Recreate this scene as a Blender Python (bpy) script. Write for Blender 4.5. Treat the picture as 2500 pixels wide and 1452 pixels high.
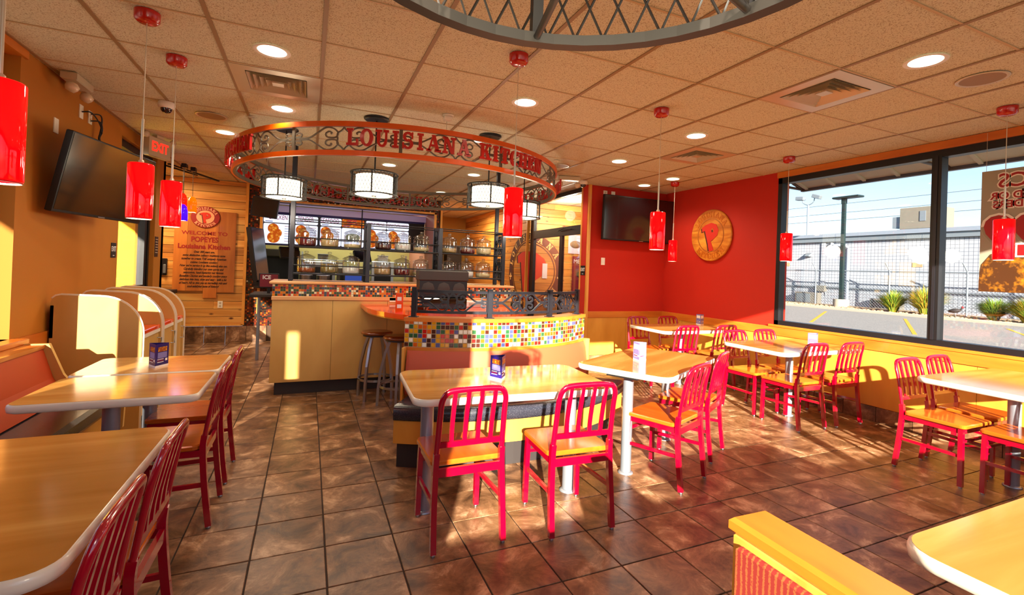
import bpy, math, random
from mathutils import Vector, Matrix
SC = bpy.context.scene
COL = SC.collection
for o in list(bpy.data.objects): bpy.data.objects.remove(o, do_unlink=True)
R = math.radians
PI = math.pi
# ------------------------------------------------------------------ camera
CH = 1.45
ZC = 2.821
_yaw, _p, _r = .4181, .0062, .0365
_F = Vector((math.sin(_yaw)*math.cos(_p), math.cos(_yaw)*math.cos(_p), math.sin(_p)))
_ri = Vector((math.cos(_yaw), -math.sin(_yaw), 0)); _up = _ri.cross(_F)
_R2 = math.cos(_r)*_ri + math.sin(_r)*_up; _U2 = -math.sin(_r)*_ri + math.cos(_r)*_up
cd = bpy.data.cameras.new('camera'); cam = bpy.data.objects.new('camera', cd); COL.objects.link(cam)
cd.sensor_width = 36; cd.lens = 36*1159.64/2500
cd.shift_x = (1250-1269.78)/2500; cd.shift_y = (651.81-726)/2500
cd.clip_start = .02; cd.clip_end = 400
m = Matrix((_R2, _U2, -_F)).transposed().to_4x4(); m.translation = Vector((0, 0, CH))
cam.matrix_world = m
SC.camera = cam
# ------------------------------------------------------------------ world, sun, exposure
SUN_AZ, SUN_EL = R(23), R(17.5)       # travel direction of the light: towards +Y, a little towards +X
w = bpy.data.worlds.new('World'); SC.world = w; w.use_nodes = True
nt = w.node_tree; nt.nodes.clear()
sky = nt.nodes.new('ShaderNodeTexSky'); sky.sky_type = 'NISHITA'; sky.sun_disc = False
sky.sun_elevation = R(38); sky.sun_rotation = R(203); sky.air_density = 1.0; sky.dust_density = .6; sky.ozone_density = 2.0
bg = nt.nodes.new('ShaderNodeBackground'); bg.inputs[1].default_value = .23
wo = nt.nodes.new('ShaderNodeOutputWorld')
nt.links.new(sky.outputs[0], bg.inputs[0]); nt.links.new(bg.outputs[0], wo.inputs[0])
sl = bpy.data.lights.new('sun', 'SUN'); sl.energy = 27; sl.angle = R(.6); sl.color = (1, .9, .72)
so = bpy.data.objects.new('sun', sl); COL.objects.link(so)
_d = Vector((math.sin(SUN_AZ)*math.cos(SUN_EL), math.cos(SUN_AZ)*math.cos(SUN_EL), -math.sin(SUN_EL)))
so.rotation_euler = _d.to_track_quat('-Z', 'Y').to_euler()
SC.view_settings.view_transform = 'Standard'
SC.view_settings.look = 'None'; SC.view_settings.gamma = 1; SC.view_settings.use_curve_mapping = False
SC.view_settings.exposure = .15
DOWN_W, DRUM_W, PEND_W = 8.5, 15, 3.4
SC.cycles.use_denoising = True
SC.cycles.max_bounces = 8; SC.cycles.transparent_max_bounces = 24; SC.cycles.glossy_bounces = 3
SC.cycles.sample_clamp_indirect = 4; SC.cycles.caustics_reflective = False; SC.cycles.caustics_refractive = False

# ------------------------------------------------------------------ materials
def lin(c):
    return tuple(((x/255)/12.92 if x/255 <= .04045 else ((x/255+.055)/1.055)**2.4) for x in c)+(1,)
def newmat(name):
    m = bpy.data.materials.new(name); m.use_nodes = True
    return m, m.node_tree, m.node_tree.nodes['Principled BSDF']
def plain(name, c, rough=.5, metal=0, spec=.5, coat=0, emit=None, es=0, bump=0, bscale=60, vary=0):
    m, t, b = newmat(name)
    b.inputs['Base Color'].default_value = lin(c); b.inputs['Roughness'].default_value = rough
    b.inputs['Metallic'].default_value = metal; b.inputs['Specular IOR Level'].default_value = spec
    b.inputs['Coat Weight'].default_value = coat; b.inputs['Coat Roughness'].default_value = .08
    if emit: b.inputs['Emission Color'].default_value = lin(emit); b.inputs['Emission Strength'].default_value = es
    tc = t.nodes.new('ShaderNodeTexCoord')
    if bump or vary:
        n = t.nodes.new('ShaderNodeTexNoise'); n.inputs['Scale'].default_value = bscale; n.inputs['Detail'].default_value = 4
        t.links.new(tc.outputs['Object'], n.inputs['Vector'])
        if bump:
            bp = t.nodes.new('ShaderNodeBump'); bp.inputs['Strength'].default_value = bump; bp.inputs['Distance'].default_value = .01
            t.links.new(n.outputs[0], bp.inputs['Height']); t.links.new(bp.outputs[0], b.inputs['Normal'])
        if vary:
            h = t.nodes.new('ShaderNodeHueSaturation'); h.inputs['Color'].default_value = lin(c)
            mr = t.nodes.new('ShaderNodeMapRange'); mr.inputs[3].default_value = 1-vary; mr.inputs[4].default_value = 1+vary
            t.links.new(n.outputs[0], mr.inputs[0]); t.links.new(mr.outputs[0], h.inputs['Value']); t.links.new(h.outputs[0], b.inputs['Base Color'])
    return m
def ramp(t, fac, stops):
    r = t.nodes.new('ShaderNodeValToRGB'); e = r.color_ramp.elements
    while len(e) < len(stops): e.new(.5)
    for i, (p, c) in enumerate(stops): e[i].position = p; e[i].color = lin(c)
    t.links.new(fac, r.inputs[0]); return r
def wood(name, c1, c2, axis=0, stretch=.12, scale=9, rough=.35, coat=0, knots=None, objrand=0, c3=None):
    """streaky wood grain along one axis"""
    m, t, b = newmat(name)
    tc = t.nodes.new('ShaderNodeTexCoord'); mp = t.nodes.new('ShaderNodeMapping')
    s = [1, 1, 1]; s[axis] = stretch; mp.inputs['Scale'].default_value = s
    t.links.new(tc.outputs['Object'], mp.inputs[0])
    vec = mp.outputs[0]
    if objrand:
        oi = t.nodes.new('ShaderNodeObjectInfo'); ml = t.nodes.new('ShaderNodeMath'); ml.operation = 'MULTIPLY'; ml.inputs[1].default_value = 37
        t.links.new(oi.outputs['Random'], ml.inputs[0])
        va = t.nodes.new('ShaderNodeVectorMath'); va.operation = 'ADD'
        t.links.new(vec, va.inputs[0]); t.links.new(ml.outputs[0], va.inputs[1]); vec = va.outputs[0]
    n = t.nodes.new('ShaderNodeTexNoise'); n.inputs['Scale'].default_value = scale; n.inputs['Detail'].default_value = 5; n.inputs['Distortion'].default_value = .6
    t.links.new(vec, n.inputs['Vector'])
    st = [(.3, c2), (.68, c1)] if not c3 else [(.25, c3), (.45, c2), (.7, c1)]
    r = ramp(t, n.outputs[0], st); col = r.outputs[0]
    if objrand:
        h = t.nodes.new('ShaderNodeHueSaturation'); mr = t.nodes.new('ShaderNodeMapRange')
        mr.inputs[3].default_value = 1-objrand; mr.inputs[4].default_value = 1+objrand*.6
        t.links.new(oi.outputs['Random'], mr.inputs[0]); t.links.new(mr.outputs[0], h.inputs['Value'])
        t.links.new(col, h.inputs['Color']); col = h.outputs[0]
    if knots:
        v = t.nodes.new('ShaderNodeTexVoronoi'); v.inputs['Scale'].default_value = knots[0]
        m2 = t.nodes.new('ShaderNodeMapping'); s2 = [1, 1, 1]; s2[axis] = .55; m2.inputs['Scale'].default_value = s2
        t.links.new(tc.outputs['Object'], m2.inputs[0])
        if objrand:
            va2 = t.nodes.new('ShaderNodeVectorMath'); va2.operation = 'ADD'; t.links.new(m2.outputs[0], va2.inputs[0]); t.links.new(ml.outputs[0], va2.inputs[1]); t.links.new(va2.outputs[0], v.inputs['Vector'])
        else: t.links.new(m2.outputs[0], v.inputs['Vector'])
        mr2 = t.nodes.new('ShaderNodeMapRange'); mr2.inputs[1].default_value = .05; mr2.inputs[2].default_value = .13; mr2.inputs[3].default_value = 1; mr2.inputs[4].default_value = 0
        t.links.new(v.outputs['Distance'], mr2.inputs[0])
        mx = t.nodes.new('ShaderNodeMix'); mx.data_type = 'RGBA'; mx.inputs[7].default_value = lin(knots[1])
        t.links.new(mr2.outputs[0], mx.inputs[0]); t.links.new(col, mx.inputs[6]); col = mx.outputs[2]
    t.links.new(col, b.inputs['Base Color']); b.inputs['Roughness'].default_value = rough
    b.inputs['Coat Weight'].default_value = coat; b.inputs['Coat Roughness'].default_value = .1
    return m
def glass(name, tint=(255, 255, 255), refl=.03, grime=0):
    m = bpy.data.materials.new(name); m.use_nodes = True; t = m.node_tree; t.nodes.clear()
    tr = t.nodes.new('ShaderNodeBsdfTransparent'); tr.inputs[0].default_value = lin(tint)
    gl = t.nodes.new('ShaderNodeBsdfGlossy'); gl.inputs['Roughness'].default_value = .02
    fr = t.nodes.new('ShaderNodeLayerWeight'); fr.inputs[0].default_value = .25
    mr = t.nodes.new('ShaderNodeMapRange'); mr.inputs[3].default_value = refl; mr.inputs[4].default_value = .4
    mx = t.nodes.new('ShaderNodeMixShader'); o = t.nodes.new('ShaderNodeOutputMaterial')
    t.links.new(fr.outputs['Fresnel'], mr.inputs[0]); t.links.new(mr.outputs[0], mx.inputs[0])
    t.links.new(tr.outputs[0], mx.inputs[1]); t.links.new(gl.outputs[0], mx.inputs[2]); t.links.new(mx.outputs[0], o.inputs[0])
    return m
def emis(name, c, s):
    m = bpy.data.materials.new(name); m.use_nodes = True; t = m.node_tree; t.nodes.clear()
    e = t.nodes.new('ShaderNodeEmission'); e.inputs[0].default_value = lin(c); e.inputs[1].default_value = s
    o = t.nodes.new('ShaderNodeOutputMaterial'); t.links.new(e.outputs[0], o.inputs[0]); return m
def shade_glass(name, c, es=.0):
    """coloured cased glass of a lit lamp"""
    m = bpy.data.materials.new(name); m.use_nodes = True; t = m.node_tree; b = t.nodes['Principled BSDF']
    b.inputs['Base Color'].default_value = lin(c); b.inputs['Roughness'].default_value = .06; b.inputs['Coat Weight'].default_value = 1
    b.inputs['Emission Color'].default_value = lin(c); b.inputs['Emission Strength'].default_value = es
    tl = t.nodes.new('ShaderNodeBsdfTranslucent'); tl.inputs[0].default_value = lin(c)
    mx = t.nodes.new('ShaderNodeMixShader'); mx.inputs[0].default_value = .55
    o = t.nodes['Material Output']
    t.links.new(b.outputs[0], mx.inputs[1]); t.links.new(tl.outputs[0], mx.inputs[2]); t.links.new(mx.outputs[0], o.inputs[0])
    return m
def floor_mat():
    m, t, b = newmat('slate_tile')
    tc = t.nodes.new('ShaderNodeTexCoord'); oi = t.nodes.new('ShaderNodeObjectInfo')
    ml = t.nodes.new('ShaderNodeMath'); ml.operation = 'MULTIPLY'; ml.inputs[1].default_value = 53; t.links.new(oi.outputs['Random'], ml.inputs[0])
    va = t.nodes.new('ShaderNodeVectorMath'); va.operation = 'ADD'; t.links.new(tc.outputs['Object'], va.inputs[0]); t.links.new(ml.outputs[0], va.inputs[1])
    n = t.nodes.new('ShaderNodeTexNoise'); n.inputs['Scale'].default_value = 5; n.inputs['Detail'].default_value = 12; n.inputs['Roughness'].default_value = .7; n.inputs['Distortion'].default_value = .5
    t.links.new(va.outputs[0], n.inputs['Vector'])
    r = ramp(t, n.outputs[0], [(.30, (52, 33, 22)), (.42, (96, 66, 44)), (.55, (140, 102, 72)), (.68, (206, 168, 132))])
    h = t.nodes.new('ShaderNodeHueSaturation'); mr = t.nodes.new('ShaderNodeMapRange'); mr.inputs[3].default_value = .82; mr.inputs[4].default_value = 1.12
    t.links.new(oi.outputs['Random'], mr.inputs[0]); t.links.new(mr.outputs[0], h.inputs['Value']); t.links.new(r.outputs[0], h.inputs['Color'])
    t.links.new(h.outputs[0], b.inputs['Base Color']); b.inputs['Roughness'].default_value = .33
    bp = t.nodes.new('ShaderNodeBump'); bp.inputs['Strength'].default_value = .35; bp.inputs['Distance'].default_value = .01
    t.links.new(n.outputs[0], bp.inputs['Height']); t.links.new(bp.outputs[0], b.inputs['Normal'])
    return m
def attr_mat(name, rough=.2, dark=1, coat=.3):
    m, t, b = newmat(name)
    a = t.nodes.new('ShaderNodeVertexColor'); a.layer_name = 'tile'
    t.links.new(a.outputs[0], b.inputs['Base Color']); b.inputs['Roughness'].default_value = rough; b.inputs['Coat Weight'].default_value = coat
    return m
def speckle(name, base, dot, scale=160, th=.62, rough=.8, bump=.2):
    m, t, b = newmat(name)
    tc = t.nodes.new('ShaderNodeTexCoord'); n = t.nodes.new('ShaderNodeTexNoise'); n.inputs['Scale'].default_value = scale; n.inputs['Detail'].default_value = 2
    t.links.new(tc.outputs['Object'], n.inputs['Vector'])
    r = ramp(t, n.outputs[0], [(th-.06, base), (th+.04, dot)])
    t.links.new(r.outputs[0], b.inputs['Base Color']); b.inputs['Roughness'].default_value = rough
    if bump:
        bp = t.nodes.new('ShaderNodeBump'); bp.inputs['Strength'].default_value = bump; bp.inputs['Distance'].default_value = .004
        t.links.new(n.outputs[0], bp.inputs['Height']); t.links.new(bp.outputs[0], b.inputs['Normal'])
    return m
def fabric_red():
    m, t, b = newmat('patterned_red_fabric')
    tc = t.nodes.new('ShaderNodeTexCoord'); mp = t.nodes.new('ShaderNodeMapping'); mp.inputs['Scale'].default_value = (1, 1, 1)
    t.links.new(tc.outputs['Object'], mp.inputs[0])
    wv = t.nodes.new('ShaderNodeTexWave'); wv.inputs['Scale'].default_value = 24; wv.inputs['Distortion'].default_value = 1.2; wv.bands_direction = 'X'; wv.inputs['Detail'].default_value = 1
    n = t.nodes.new('ShaderNodeTexNoise'); n.inputs['Scale'].default_value = 260; n.inputs['Detail'].default_value = 1
    t.links.new(mp.outputs[0], wv.inputs[0]); t.links.new(tc.outputs['Object'], n.inputs['Vector'])
    mu = t.nodes.new('ShaderNodeMath'); mu.operation = 'MULTIPLY'; t.links.new(wv.outputs[1], mu.inputs[0]); t.links.new(n.outputs[0], mu.inputs[1])
    r = ramp(t, mu.outputs[0], [(.28, (128, 24, 14)), (.46, (150, 78, 32))])
    t.links.new(r.outputs[0], b.inputs['Base Color']); b.inputs['Roughness'].default_value = .85
    return m
def photo_food(name, base, hi, glow=0, scale=7):
    m, t, b = newmat(name)
    tc = t.nodes.new('ShaderNodeTexCoord'); n = t.nodes.new('ShaderNodeTexVoronoi'); n.inputs['Scale'].default_value = scale
    n2 = t.nodes.new('ShaderNodeTexNoise'); n2.inputs['Scale'].default_value = scale*4; n2.inputs['Detail'].default_value = 4
    t.links.new(tc.outputs['Object'], n.inputs['Vector']); t.links.new(tc.outputs['Object'], n2.inputs['Vector'])
    ad = t.nodes.new('ShaderNodeMath'); ad.operation = 'MULTIPLY_ADD'; ad.inputs[1].default_value = .7
    t.links.new(n.outputs['Distance'], ad.inputs[0]); t.links.new(n2.outputs[0], ad.inputs[2])
    r = ramp(t, ad.outputs[0], [(.35, hi), (.85, base)])
    t.links.new(r.outputs[0], b.inputs['Base Color']); b.inputs['Roughness'].default_value = .5
    if glow: t.links.new(r.outputs[0], b.inputs['Emission Color']); b.inputs['Emission Strength'].default_value = glow
    return m
def brick_mat():
    m, t, b = newmat('white_block_wall')
    tc = t.nodes.new('ShaderNodeTexCoord'); mp = t.nodes.new('ShaderNodeMapping'); mp.inputs['Rotation'].default_value = (PI/2, 0, PI/2)
    sp = t.nodes.new('ShaderNodeSeparateXYZ'); cb = t.nodes.new('ShaderNodeCombineXYZ')
    t.links.new(tc.outputs['Object'], sp.inputs[0]); t.links.new(sp.outputs[1], cb.inputs[0]); t.links.new(sp.outputs[2], cb.inputs[1])
    bt = t.nodes.new('ShaderNodeTexBrick'); bt.offset = 0; bt.inputs['Scale'].default_value = 1; bt.inputs['Brick Width'].default_value = .2; bt.inputs['Row Height'].default_value = .2; bt.inputs['Mortar Size'].default_value = .012
    bt.inputs['Color1'].default_value = lin((150, 156, 168)); bt.inputs['Color2'].default_value = lin((138, 146, 160)); bt.inputs['Mortar'].default_value = lin((84, 88, 100))
    t.links.new(cb.outputs[0], bt.inputs[0]); t.links.new(bt.outputs[0], b.inputs['Base Color']); b.inputs['Roughness'].default_value = .8
    return m
M = {}
def setup():
    M['floor'] = floor_mat()
    M['grout'] = plain('grout', (58, 44, 38), .9)
    M['panel'] = speckle('ceiling_panel', (214, 210, 186), (166, 150, 122), 150, .6, .9, .25)
    M['tee'] = plain('ceiling_tee', (196, 170, 132), .55)
    M['tee_dark'] = plain('ceiling_runner', (150, 122, 88), .55)
    M['gold'] = plain('gold_paint', (176, 108, 16), .75, bump=.05, bscale=200)
    M['tan'] = plain('tan_paint', (176, 128, 52), .75, bump=.05, bscale=200)
    M['red'] = plain('red_paint', (192, 30, 2), .7, bump=.05, bscale=200)
    M['maple'] = wood('maple_wainscot', (226, 164, 66), (212, 148, 54), 2, .3, 5, .4)
    M['trimwood'] = wood('orange_wood_trim', (216, 128, 40), (190, 98, 24), 0, .15, 10, .35, .3)
    M['trimwood_y'] = wood('orange_wood_trim_y', (216, 128, 40), (190, 98, 24), 1, .15, 10, .35, .3)
    M['trimwood_z'] = wood('orange_wood_trim_z', (240, 176, 80), (214, 138, 50), 2, .15, 10, .35, .3)
    M['pine_x'] = wood('pine_x', (240, 186, 100), (216, 148, 66), 0, .08, 9, .5, 0, (5.0, (84, 40, 18)), .3, (168, 100, 42))
    M['pine_y'] = wood('pine_y', (236, 178, 88), (210, 140, 60), 1, .08, 9, .5, 0, (5.0, (84, 40, 18)), .22, (170, 100, 42))
    M['board'] = wood('sign_board_wood', (206, 126, 52), (172, 92, 30), 2, .12, 8, .45, .1, None, .25)
    M['tabletop'] = wood('table_laminate', (222, 170, 92), (196, 138, 64), 0, .1, 7, .16, .5, None, .04, (178, 120, 48))
    M['edge'] = plain('cream_edge_band', (236, 226, 208), .3, coat=.3)
    M['crimson'] = plain('crimson_gloss', (160, 0, 34), .16, spec=.6, coat=.8)
    M['seatwood'] = wood('chair_seat_wood', (206, 104, 26), (176, 78, 14), 1, .12, 12, .2, .6)
    M['steel'] = plain('brushed_steel', (170, 176, 184), .32, 1)
    M['column'] = plain('grey_column', (150, 158, 170), .35, .6, bump=.1, bscale=400)
    M['black'] = plain('black_metal', (26, 26, 30), .4, .3, bump=.03)
    M['char'] = plain('charcoal_iron', (46, 46, 54), .38, .6)
    M['blackgloss'] = plain('black_gloss', (10, 10, 12), .08, coat=.4)
    M['screen'] = plain('black_screen', (10, 10, 12), .16, spec=1, coat=.6)
    M['orangerail'] = plain('orange_rail', (232, 96, 8), .3, coat=.4)
    M['redletter'] = plain('red_letter', (188, 8, 8), .3, coat=.3)
    M['white'] = plain('white_plastic', (240, 238, 232), .4)
    M['clearplastic'] = plain('lamp_plastic', (214, 196, 168), .15, coat=.5)
    M['solid_red'] = plain('red_canopy', (186, 10, 6), .25, coat=.6)
    M['pend'] = shade_glass('red_shade_glass', (255, 8, 30), .32)
    M['pend_o'] = shade_glass('orange_shade_glass', (255, 120, 6), 1.4)
    M['pend_b'] = shade_glass('purple_shade_glass', (84, 10, 240), 1.6)
    M['pend_r'] = shade_glass('scarlet_shade_glass', (255, 40, 10), 1.2)
    M['bulb'] = emis('bulb', (255, 236, 210), 14)
    M['lamp'] = emis('lamp_diffuser', (255, 244, 214), 6)
    M['drum'] = emis('drum_diffuser', (255, 240, 208), 2.6)
    M['silver'] = plain('silver_cord', (216, 208, 190), .3, .4)
    M['bronze'] = plain('bronze_metal', (20, 15, 11), .45, 0)
    M['iron'] = plain('grey_iron', (112, 104, 92), .4, .3)
    M['vent'] = plain('vent_metal', (204, 190, 164), .35, .3)
    M['ventdark'] = plain('vent_dark', (40, 26, 16), .9)
    M['vinyl'] = plain('rust_vinyl', (196, 86, 52), .55, bump=.12, bscale=500)
    M['vinyl_side'] = plain('rust_red_vinyl', (186, 62, 10), .5, bump=.1, bscale=400)
    M['seatblack'] = speckle('black_speckled_vinyl', (40, 40, 50), (120, 120, 132), 420, .66, .22, 0)
    M['dark'] = plain('dark_base', (44, 38, 38), .6)
    M['orangetop'] = plain('orange_laminate', (236, 72, 10), .14, coat=.5)
    M['stoolwood'] = wood('stool_seat_wood', (150, 74, 26), (112, 48, 14), 0, .2, 12, .2, .6)
    M['mosaic'] = attr_mat('mosaic_tiles')
    M['mgrout'] = plain('mosaic_grout', (176, 150, 112), .8)
    M['mgrout_d'] = plain('dark_mosaic_grout', (70, 48, 30), .8)
    M['fabric'] = fabric_red()
    M['glass'] = glass('window_glass')
    M['jarglass'] = glass('jar_glass', (240, 242, 244), .16)
    M['paletrim'] = wood('pale_counter_trim', (226, 172, 118), (208, 146, 90), 0, .15, 8, .4)
    M['counterwood'] = wood('counter_maple', (212, 168, 96), (196, 150, 78), 2, .4, 3, .4)
    M['navy'] = plain('navy_card', (30, 18, 110), .35)
    M['cardwhite'] = plain('card_white', (240, 238, 240), .5)
    M['cardyellow'] = photo_food('card_food', (150, 70, 10), (255, 206, 60), 0, 60)
    M['cardblue'] = plain('card_pale_blue', (120, 120, 190), .5)
    M['black_ink'] = plain('black_ink', (40, 20, 12), .7)
    M['darkred'] = plain('dark_red_ink', (150, 20, 14), .6)
    M['brownpaint'] = plain('logo_brown', (70, 24, 20), .7)
    M['redpaint'] = plain('logo_red', (206, 40, 16), .7)
    M['creampaint'] = plain('logo_cream', (240, 196, 120), .7)
    M['salmon'] = plain('logo_salmon', (236, 164, 120), .6)
    M['disc'] = wood('carved_disc_wood', (236, 170, 62), (200, 116, 30), 1, .25, 11, .4, .2, None, 0, (150, 78, 22))
    M['asphalt'] = speckle('asphalt', (108, 106, 106), (130, 128, 126), 30, .55, .9, .3)
    M['concrete'] = plain('concrete', (140, 134, 122), .9, bump=.3, bscale=40, vary=.1)
    M['stone'] = plain('river_stone', (150, 124, 96), .8, vary=.25, bscale=3)
    M['yellowline'] = plain('yellow_paint', (190, 140, 10), .8)
    M['block'] = brick_mat()
    M['roofmetal'] = plain('roof_metal', (120, 130, 146), .5, .2)
    M['hvac'] = plain('hvac_metal', (110, 106, 98), .6, .2, vary=.1, bscale=4)
    M['grass'] = plain('ornamental_grass', (92, 118, 16), .7, vary=.3, bscale=4)
    M['grass_y'] = plain('golden_grass', (156, 130, 30), .7, vary=.3, bscale=4)
    M['galv'] = plain('galvanised', (120, 130, 140), .5, .5)
    M['polegreen'] = plain('dark_green_pole', (22, 40, 42), .4, .3)
    M['awning'] = plain('awning_underside', (206, 200, 168), .6)
    M['poster_grey'] = plain('poster_grey', (152, 148, 132), .5)
    M['poster_food'] = photo_food('poster_food', (70, 36, 4), (200, 130, 20), 0, 9)
    M['poster_white'] = plain('poster_white', (226, 224, 216), .5)
    M['poster_red'] = plain('poster_red', (150, 10, 20), .5)
    M['menu_white'] = emis('menu_white', (232, 236, 255), 1.15)
    M['menu_food'] = photo_food('menu_food', (170, 70, 4), (255, 196, 70), .9, 16)
    M['menu_bowl'] = photo_food('menu_bowl', (120, 130, 110), (236, 240, 240), .8, 8)
    M['menu_red'] = emis('menu_red', (150, 30, 80), .8)
    M['menu_blue'] = emis('menu_blue', (60, 80, 160), .8)
    M['kit_yellow'] = plain('kitchen_wall', (196, 186, 122), .7)
    M['kit_purple'] = plain('self_glow_soffit', (226, 222, 240), .5, emit=(150, 140, 255), es=.05)  # faint violet glow put into the soffit and kitchen ceiling material
    M['brick_pink'] = plain('pink_tile_wall', (206, 140, 120), .6)
    M['exitred'] = emis('exit_red', (255, 40, 24), 2.2)
    M['maroon'] = plain('maroon_print', (120, 12, 40), .5)
    M['backcard'] = plain('pale_print', (214, 206, 222), .5)
    M['doorglow'] = plain('yellow_reflection_paint', (240, 190, 20), .7)  # reflected yellow light put into the paint of the added wall
    M['lens'] = plain('dark_dome', (20, 10, 30), .05, coat=1)
    M['flat_outlet'] = plain('outlet_plate', (244, 240, 226), .4)
    M['soil'] = plain('gravel_bed', (136, 116, 90), .9, bump=.5, bscale=20, vary=.2)
    for k, c in dict(tan=(214, 178, 120), white=(250, 246, 240), cream=(240, 216, 160), brown=(84, 22, 14), olive=(150, 130, 70), redbean=(110, 10, 20), mixed=(170, 80, 20)).items():
        M['fill_'+k] = plain('fill_'+k, c, .9, bump=.6, bscale=120, vary=.15)
setup()

# ------------------------------------------------------------------ geometry helpers
class MB:
    def __init__(s): s.v = []; s.f = []; s.sm = []; s.c = []; s.mi = []
    def add(s, vs, fs, smooth=False, color=None, mi=0):
        b = len(s.v); s.v += [tuple(v) for v in vs]
        for f in fs: s.f.append(tuple(i+b for i in f)); s.sm.append(smooth); s.c.append(color); s.mi.append(mi)
        return s
    def box(s, x0, x1, y0, y1, z0, z1, mat=None, color=None, mi=0):
        vs = [(x, y, z) for z in (z0, z1) for y in (y0, y1) for x in (x0, x1)]
        if mat is not None: vs = [mat @ Vector(v) for v in vs]
        return s.add(vs, [(0, 2, 3, 1), (4, 5, 7, 6), (0, 1, 5, 4), (2, 6, 7, 3), (0, 4, 6, 2), (1, 3, 7, 5)], color=color, mi=mi)
    def bbox(s, x0, x1, y0, y1, z0, z1, b=.004, mat=None, mi=0):
        """box with bevelled top and bottom edges"""
        b = min(b, (x1-x0)*.45, (y1-y0)*.45, (z1-z0)*.45)
        L = []
        for z, i in ((z0, b), (z0+b, 0), (z1-b, 0), (z1, b)):
            L.append([(x0+i, y0+i, z), (x1-i, y0+i, z), (x1-i, y1-i, z), (x0+i, y1-i, z)])
        vs = [Vector(v) for l in L for v in l]
        if mat is not None: vs = [mat @ v for v in vs]
        fs = [(3, 2, 1, 0), (12, 13, 14, 15)]
        for k in range(3):
            for j in range(4): fs.append((k*4+j, k*4+(j+1) % 4, k*4+4+(j+1) % 4, k*4+4+j))
        return s.add(vs, fs, mi=mi)
    def lathe(s, prof, seg=20, center=(0, 0, 0), smooth=True, cap0=True, cap1=True, mi=0, mat=None):
        vs = []; fs = []; n = len(prof)
        for r, z in prof:
            for k in range(seg):
                a = 2*PI*k/seg; vs.append(Vector((center[0]+r*math.cos(a), center[1]+r*math.sin(a), center[2]+z)))
        if mat is not None: vs = [mat @ v for v in vs]
        for i in range(n-1):
            for k in range(seg): fs.append((i*seg+k, i*seg+(k+1) % seg, (i+1)*seg+(k+1) % seg, (i+1)*seg+k))
        s.add(vs, fs, smooth, mi=mi)
        if cap0: s.add(vs[:seg], [tuple(range(seg))[::-1]], mi=mi)
        if cap1: s.add(vs[-seg:], [tuple(range(seg))], mi=mi)
        return s
    def cyl(s, x, y, z0, z1, r, seg=16, mi=0, r1=None): return s.lathe([(r, z0), (r if r1 is None else r1, z1)], seg, (x, y, 0), mi=mi)
    def tube(s, pts, w=.01, h=None, seg=8, closed=False, up=(0, 0, 1), rect=False, smooth=True, mi=0):
        """sweep a round (or rectangular) section along points; w,h = half sizes"""
        h = w if h is None else h
        pts = [Vector(p) for p in pts]; n = len(pts); rings = []
        up = Vector(up)
        for i, p in enumerate(pts):
            if closed: t = pts[(i+1) % n]-pts[i-1]
            else: t = pts[min(i+1, n-1)]-pts[max(i-1, 0)]
            t.normalize(); a = up.cross(t)
            if a.length < .05: a = Vector((1, 0, 0)).cross(t) if abs(t.x) < .9 else Vector((0, 1, 0)).cross(t)
            a.normalize(); b = t.cross(a); b.normalize()
            if rect: rings.append([p+a*w+b*h, p-a*w+b*h, p-a*w-b*h, p+a*w-b*h])
            else: rings.append([p+a*w*math.cos(2*PI*k/seg)+b*h*math.sin(2*PI*k/seg) for k in range(seg)])
        m = len(rings[0]); vs = [v for r in rings for v in r]; fs = []
        for i in range(n if closed else n-1):
            j = (i+1) % n
            for k in range(m): fs.append((i*m+k, i*m+(k+1) % m, j*m+(k+1) % m, j*m+k))
        s.add(vs, fs, smooth and not rect, mi=mi)
        if not closed: s.add(rings[0], [tuple(range(m))[::-1]], mi=mi); s.add(rings[-1], [tuple(range(m))], mi=mi)
        return s
    def prism(s, out, z0, z1, mat=None, mi=0, smooth=False):
        n = len(out); vs = [Vector((x, y, z)) for z in (z0, z1) for x, y in out]
        if mat is not None: vs = [mat @ v for v in vs]
        s.add(vs, [tuple(range(n))[::-1], tuple(range(n, 2*n))], mi=mi)
        s.add(vs, [(k, (k+1) % n, n+(k+1) % n, n+k) for k in range(n)], smooth, mi=mi)
        return s
    def mesh(s, name, mats):
        me = bpy.data.meshes.new(name); me.from_pydata(s.v, [], s.f); me.update()
        for m_ in (mats if isinstance(mats, (list, tuple)) else [mats]): me.materials.append(M[m_] if isinstance(m_, str) else m_)
        me.polygons.foreach_set('use_smooth', s.sm); me.polygons.foreach_set('material_index', s.mi)
        if any(c is not None for c in s.c):
            ca = me.color_attributes.new('tile', 'FLOAT_COLOR', 'CORNER'); buf = []
            for p, c in zip(me.polygons, s.c): buf += list(c or (1, 1, 1, 1))*p.loop_total
            ca.data.foreach_set('color', buf)
        return me
    def build(s, name, mats, parent=None, **kw):
        o = bpy.data.objects.new(name, s.mesh(name, mats)); COL.objects.link(o)
        if parent is not None: o.parent = parent
        for k, v in kw.items(): o[k] = v
        return o
def thing(name, label, cat, loc=(0, 0, 0), rz=0, group=None):
    o = bpy.data.objects.new(name, None); COL.objects.link(o); o.location = loc; o.rotation_euler = (0, 0, rz)
    o.empty_display_size = .1; o['label'] = label; o['category'] = cat
    if group: o['group'] = group
    return o
def tag(o, label, cat, group=None):
    o['label'] = label; o['category'] = cat
    if group: o['group'] = group
    return o
def struct(name, mb, mats, parent=None): return mb.build(name, mats, parent, kind='structure') if parent is None else mb.build(name, mats, parent)
def empty_struct(name):
    o = bpy.data.objects.new(name, None); COL.objects.link(o); o['kind'] = 'structure'; return o
def kids(o): return [c for c in KMAP.get(o.name, [])] if False else [c for c in bpy.data.objects if c.parent == o]
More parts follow.
